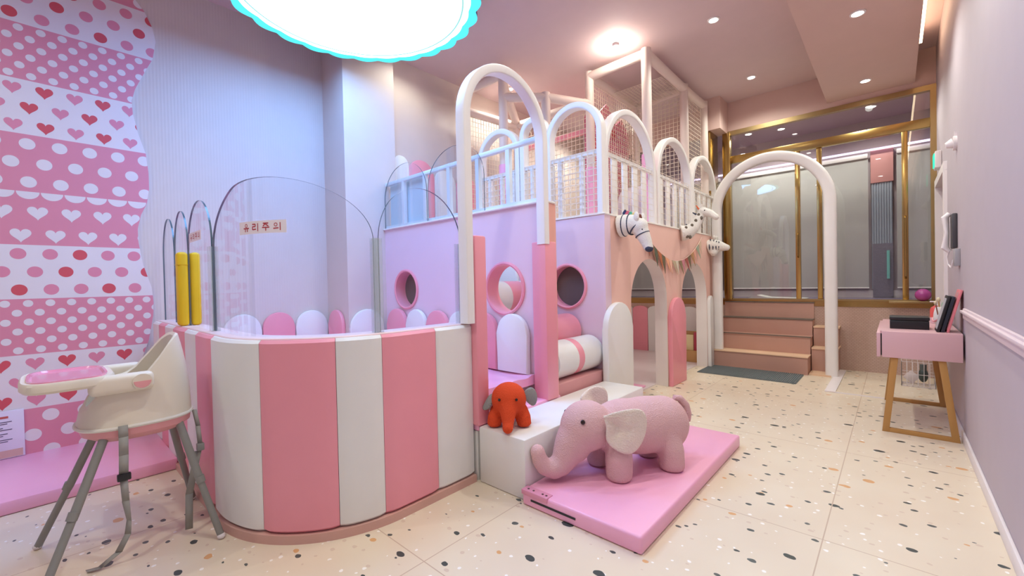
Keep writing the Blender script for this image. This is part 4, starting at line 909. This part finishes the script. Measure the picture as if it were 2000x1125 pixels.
# ------------------------------------------------------------------ animal heads on the side wall
WKN = knit('white knit', '#efeae4', 80); NAVY = mat('navy stripe', '#3c4156', .8); SPOT = mat('taupe spot', '#6d6358', .8)
z = thing('zebra_head', 'white plush zebra head with navy stripes on the side wall', 'plush head', (-1.88, 3.58, 1.69))
k = MB(); k.tube([(-1.875, 3.57, 1.69), (-1.80, 3.58, 1.70), (-1.74, 3.59, 1.70), (-1.70, 3.60, 1.68)], [.105, .095, .085, .08], n=20); k.ball((-1.70, 3.60, 1.675), .082); k.tube([(-1.70, 3.60, 1.68), (-1.665, 3.605, 1.60), (-1.635, 3.61, 1.53), (-1.62, 3.61, 1.49)], [.075, .062, .05, .042], n=16); k.ball((-1.618, 3.61, 1.485), .043); soft(k, 'head', WKN, z, .008, 5)
def ringt(c, ax, r, w_, name, m, parent, a0=0, a1=2*PI):
    c, ax = Vector(c), Vector(ax).normalized(); u = ax.orthogonal().normalized(); v = ax.cross(u)
    MB().tube([c + (u*math.cos(a0+(a1-a0)*i/24) + v*math.sin(a0+(a1-a0)*i/24))*r for i in range(25)], w_, n=6).build(name, m, parent)
for c, r in (((-1.825, 3.578, 1.695), .096), ((-1.775, 3.587, 1.70), .090)): ringt(c, (1, .1, 0), r, .007, 'stripe', NAVY, z)
ringt((-1.715, 3.6, 1.665), (.7, .05, -.7), .081, .006, 'stripe', NAVY, z); ringt((-1.668, 3.605, 1.60), (.4, .05, -.9), .062, .005, 'stripe', NAVY, z)
k = MB(); k.ball((-1.612, 3.61, 1.473), (.036, .045, .032)); k.build('muzzle', NAVY, z)
for yy in (3.535, 3.665): MB().ball((-1.69, yy, 1.755), (.025, .02, .045), u=12, v=8).build('ear', WKN, z)
for i, (x, col) in enumerate(((-1.82, '#2f3c6e'), (-1.795, '#e0708c'), (-1.765, '#5fb8a0'), (-1.735, '#e8cf8a'), (-1.70, '#ea8f7c'), (-1.675, '#7a4038'))):
    MB().tube([(x, 3.585, 1.775-.01*i), (x-.006, 3.58, 1.81-.01*i), (x+.006, 3.575, 1.835-.012*i)], [.022, .02, .009], n=8).build('mane_tuft', mat('tuft %d' % i, col, .8), z)
for yy in (3.55, 3.665): MB().ball((-1.645, yy, 1.64), .007, u=8, v=6).build('eye', BLACK, z)
g = thing('giraffe_head', 'white plush giraffe head with taupe spots and a long neck on the side wall', 'plush head', (-1.88, 5.1, 1.74))
gp = [(-1.875, 5.08, 1.735), (-1.80, 5.12, 1.745), (-1.745, 5.15, 1.80), (-1.715, 5.19, 1.88), (-1.685, 5.22, 1.95)]
k = MB(); k.tube(gp, [.095, .085, .065, .055, .052], n=18); k.ball((-1.66, 5.22, 1.975), (.065, .055, .055)); k.tube([(-1.66, 5.22, 1.975), (-1.58, 5.21, 1.95), (-1.52, 5.20, 1.90)], [.052, .044, .034], n=14); k.ball((-1.515, 5.2, 1.897), .035); soft(k, 'head', WKN, g, .008, 5)
for p in ((-1.80, 5.045, 1.79), (-1.77, 5.07, 1.735), (-1.745, 5.085, 1.815), (-1.79, 5.05, 1.69), (-1.715, 5.125, 1.87), (-1.70, 5.14, 1.815), (-1.695, 5.165, 1.94), (-1.665, 5.165, 1.90), (-1.735, 5.13, 1.84), (-1.76, 5.06, 1.68)):
    MB().ball(p, (.018, .012, .022), u=10, v=8).build('spot', SPOT, g)
for yy in (5.20, 5.245):
    MB().tube([(-1.68, yy, 2.01), (-1.685, yy, 2.075)], [.008, .006], n=8).build('horn', WKN, g)
MB().tube([(-1.70, 5.21, 2.0), (-1.735, 5.20, 2.06)], [.014, .005], n=8).build('mane_tuft', mat('orange tuft', '#e0714a', .8), g)
for p, q in (((-1.72, 5.18, 1.945), (-1.765, 5.17, 1.975)), ((-1.78, 5.13, 1.80), (-1.825, 5.11, 1.84))): MB().tube([p, q], [.013, .005], n=8).build('mane_tuft', NAVY, g)
MB().ball((-1.63, 5.17, 1.985), .007, u=8, v=6).build('eye', BLACK, g)
g = thing('tiger_head', 'small white plush head with short dark stripes at the end of the side wall', 'plush head', (-1.88, 6.1, 1.62))
k = MB(); k.tube([(-1.875, 6.1, 1.62), (-1.80, 6.1, 1.63), (-1.74, 6.1, 1.62), (-1.66, 6.1, 1.60)], [.10, .095, .075, .045], n=18); k.ball((-1.65, 6.1, 1.598), .042); k.ball((-1.80, 6.06, 1.54), .05); soft(k, 'head', WKN, g, .008, 5)
for i, x in enumerate((-1.84, -1.80, -1.765, -1.735)): MB().tube([(x, 6.003+.012*i, 1.65), (x+.004, 6.0+.012*i, 1.61), (x, 6.012+.012*i, 1.575)], [.004, .009, .004], n=8).build('stripe', NAVY, g); MB().tube([(x-.01, 6.09, 1.724-.012*i), (x+.01, 6.03, 1.705-.012*i)], .007, n=6).build('stripe', NAVY, g)
for yy in (6.05, 6.15): MB().ball((-1.79, yy, 1.74), (.02, .022, .028), u=10, v=8).build('ear', WKN, g)
# bunting
t = thing('bunting', 'bunting of small coloured triangular flags strung across the side wall', 'bunting', (-1.86, 4.9, 1.5))
def gz(y):
    u = (y-4.02)/(5.78-4.02); return 1.70*(1-u)+1.73*u - 1.25*u*(1-u)
MB().tube([(-1.862, 4.02+1.76*i/40, gz(4.02+1.76*i/40)) for i in range(41)], .004, n=6).build('string', mat('bunting string', '#e9c9bb', .8), t)
fc = ['#a8604c', '#8c5a46', '#5b5c48', '#b0623c', '#6b6048', '#e8a07a', '#f0b8a0', '#b9a488', '#d9cdb6', '#8a7558', '#c9818c', '#a0524a', '#7a6a50', '#b98a60', '#e7a690', '#9aa08a', '#d8b8a0']
for i, c in enumerate(fc):
    y = 4.12 + i*.098; w_ = .12 if i < 5 else .09; h = .20 if i < 5 else .16
    MB().prism([(-1.86, y-w_/2, gz(y-w_/2)), (-1.86, y+w_/2, gz(y+w_/2)), (-1.84+.02*(i % 2), y+.01, gz(y)-h)], (.003, 0, 0)).build('flag', mat('flag cloth %d' % i, c, .9), t, smooth=False)
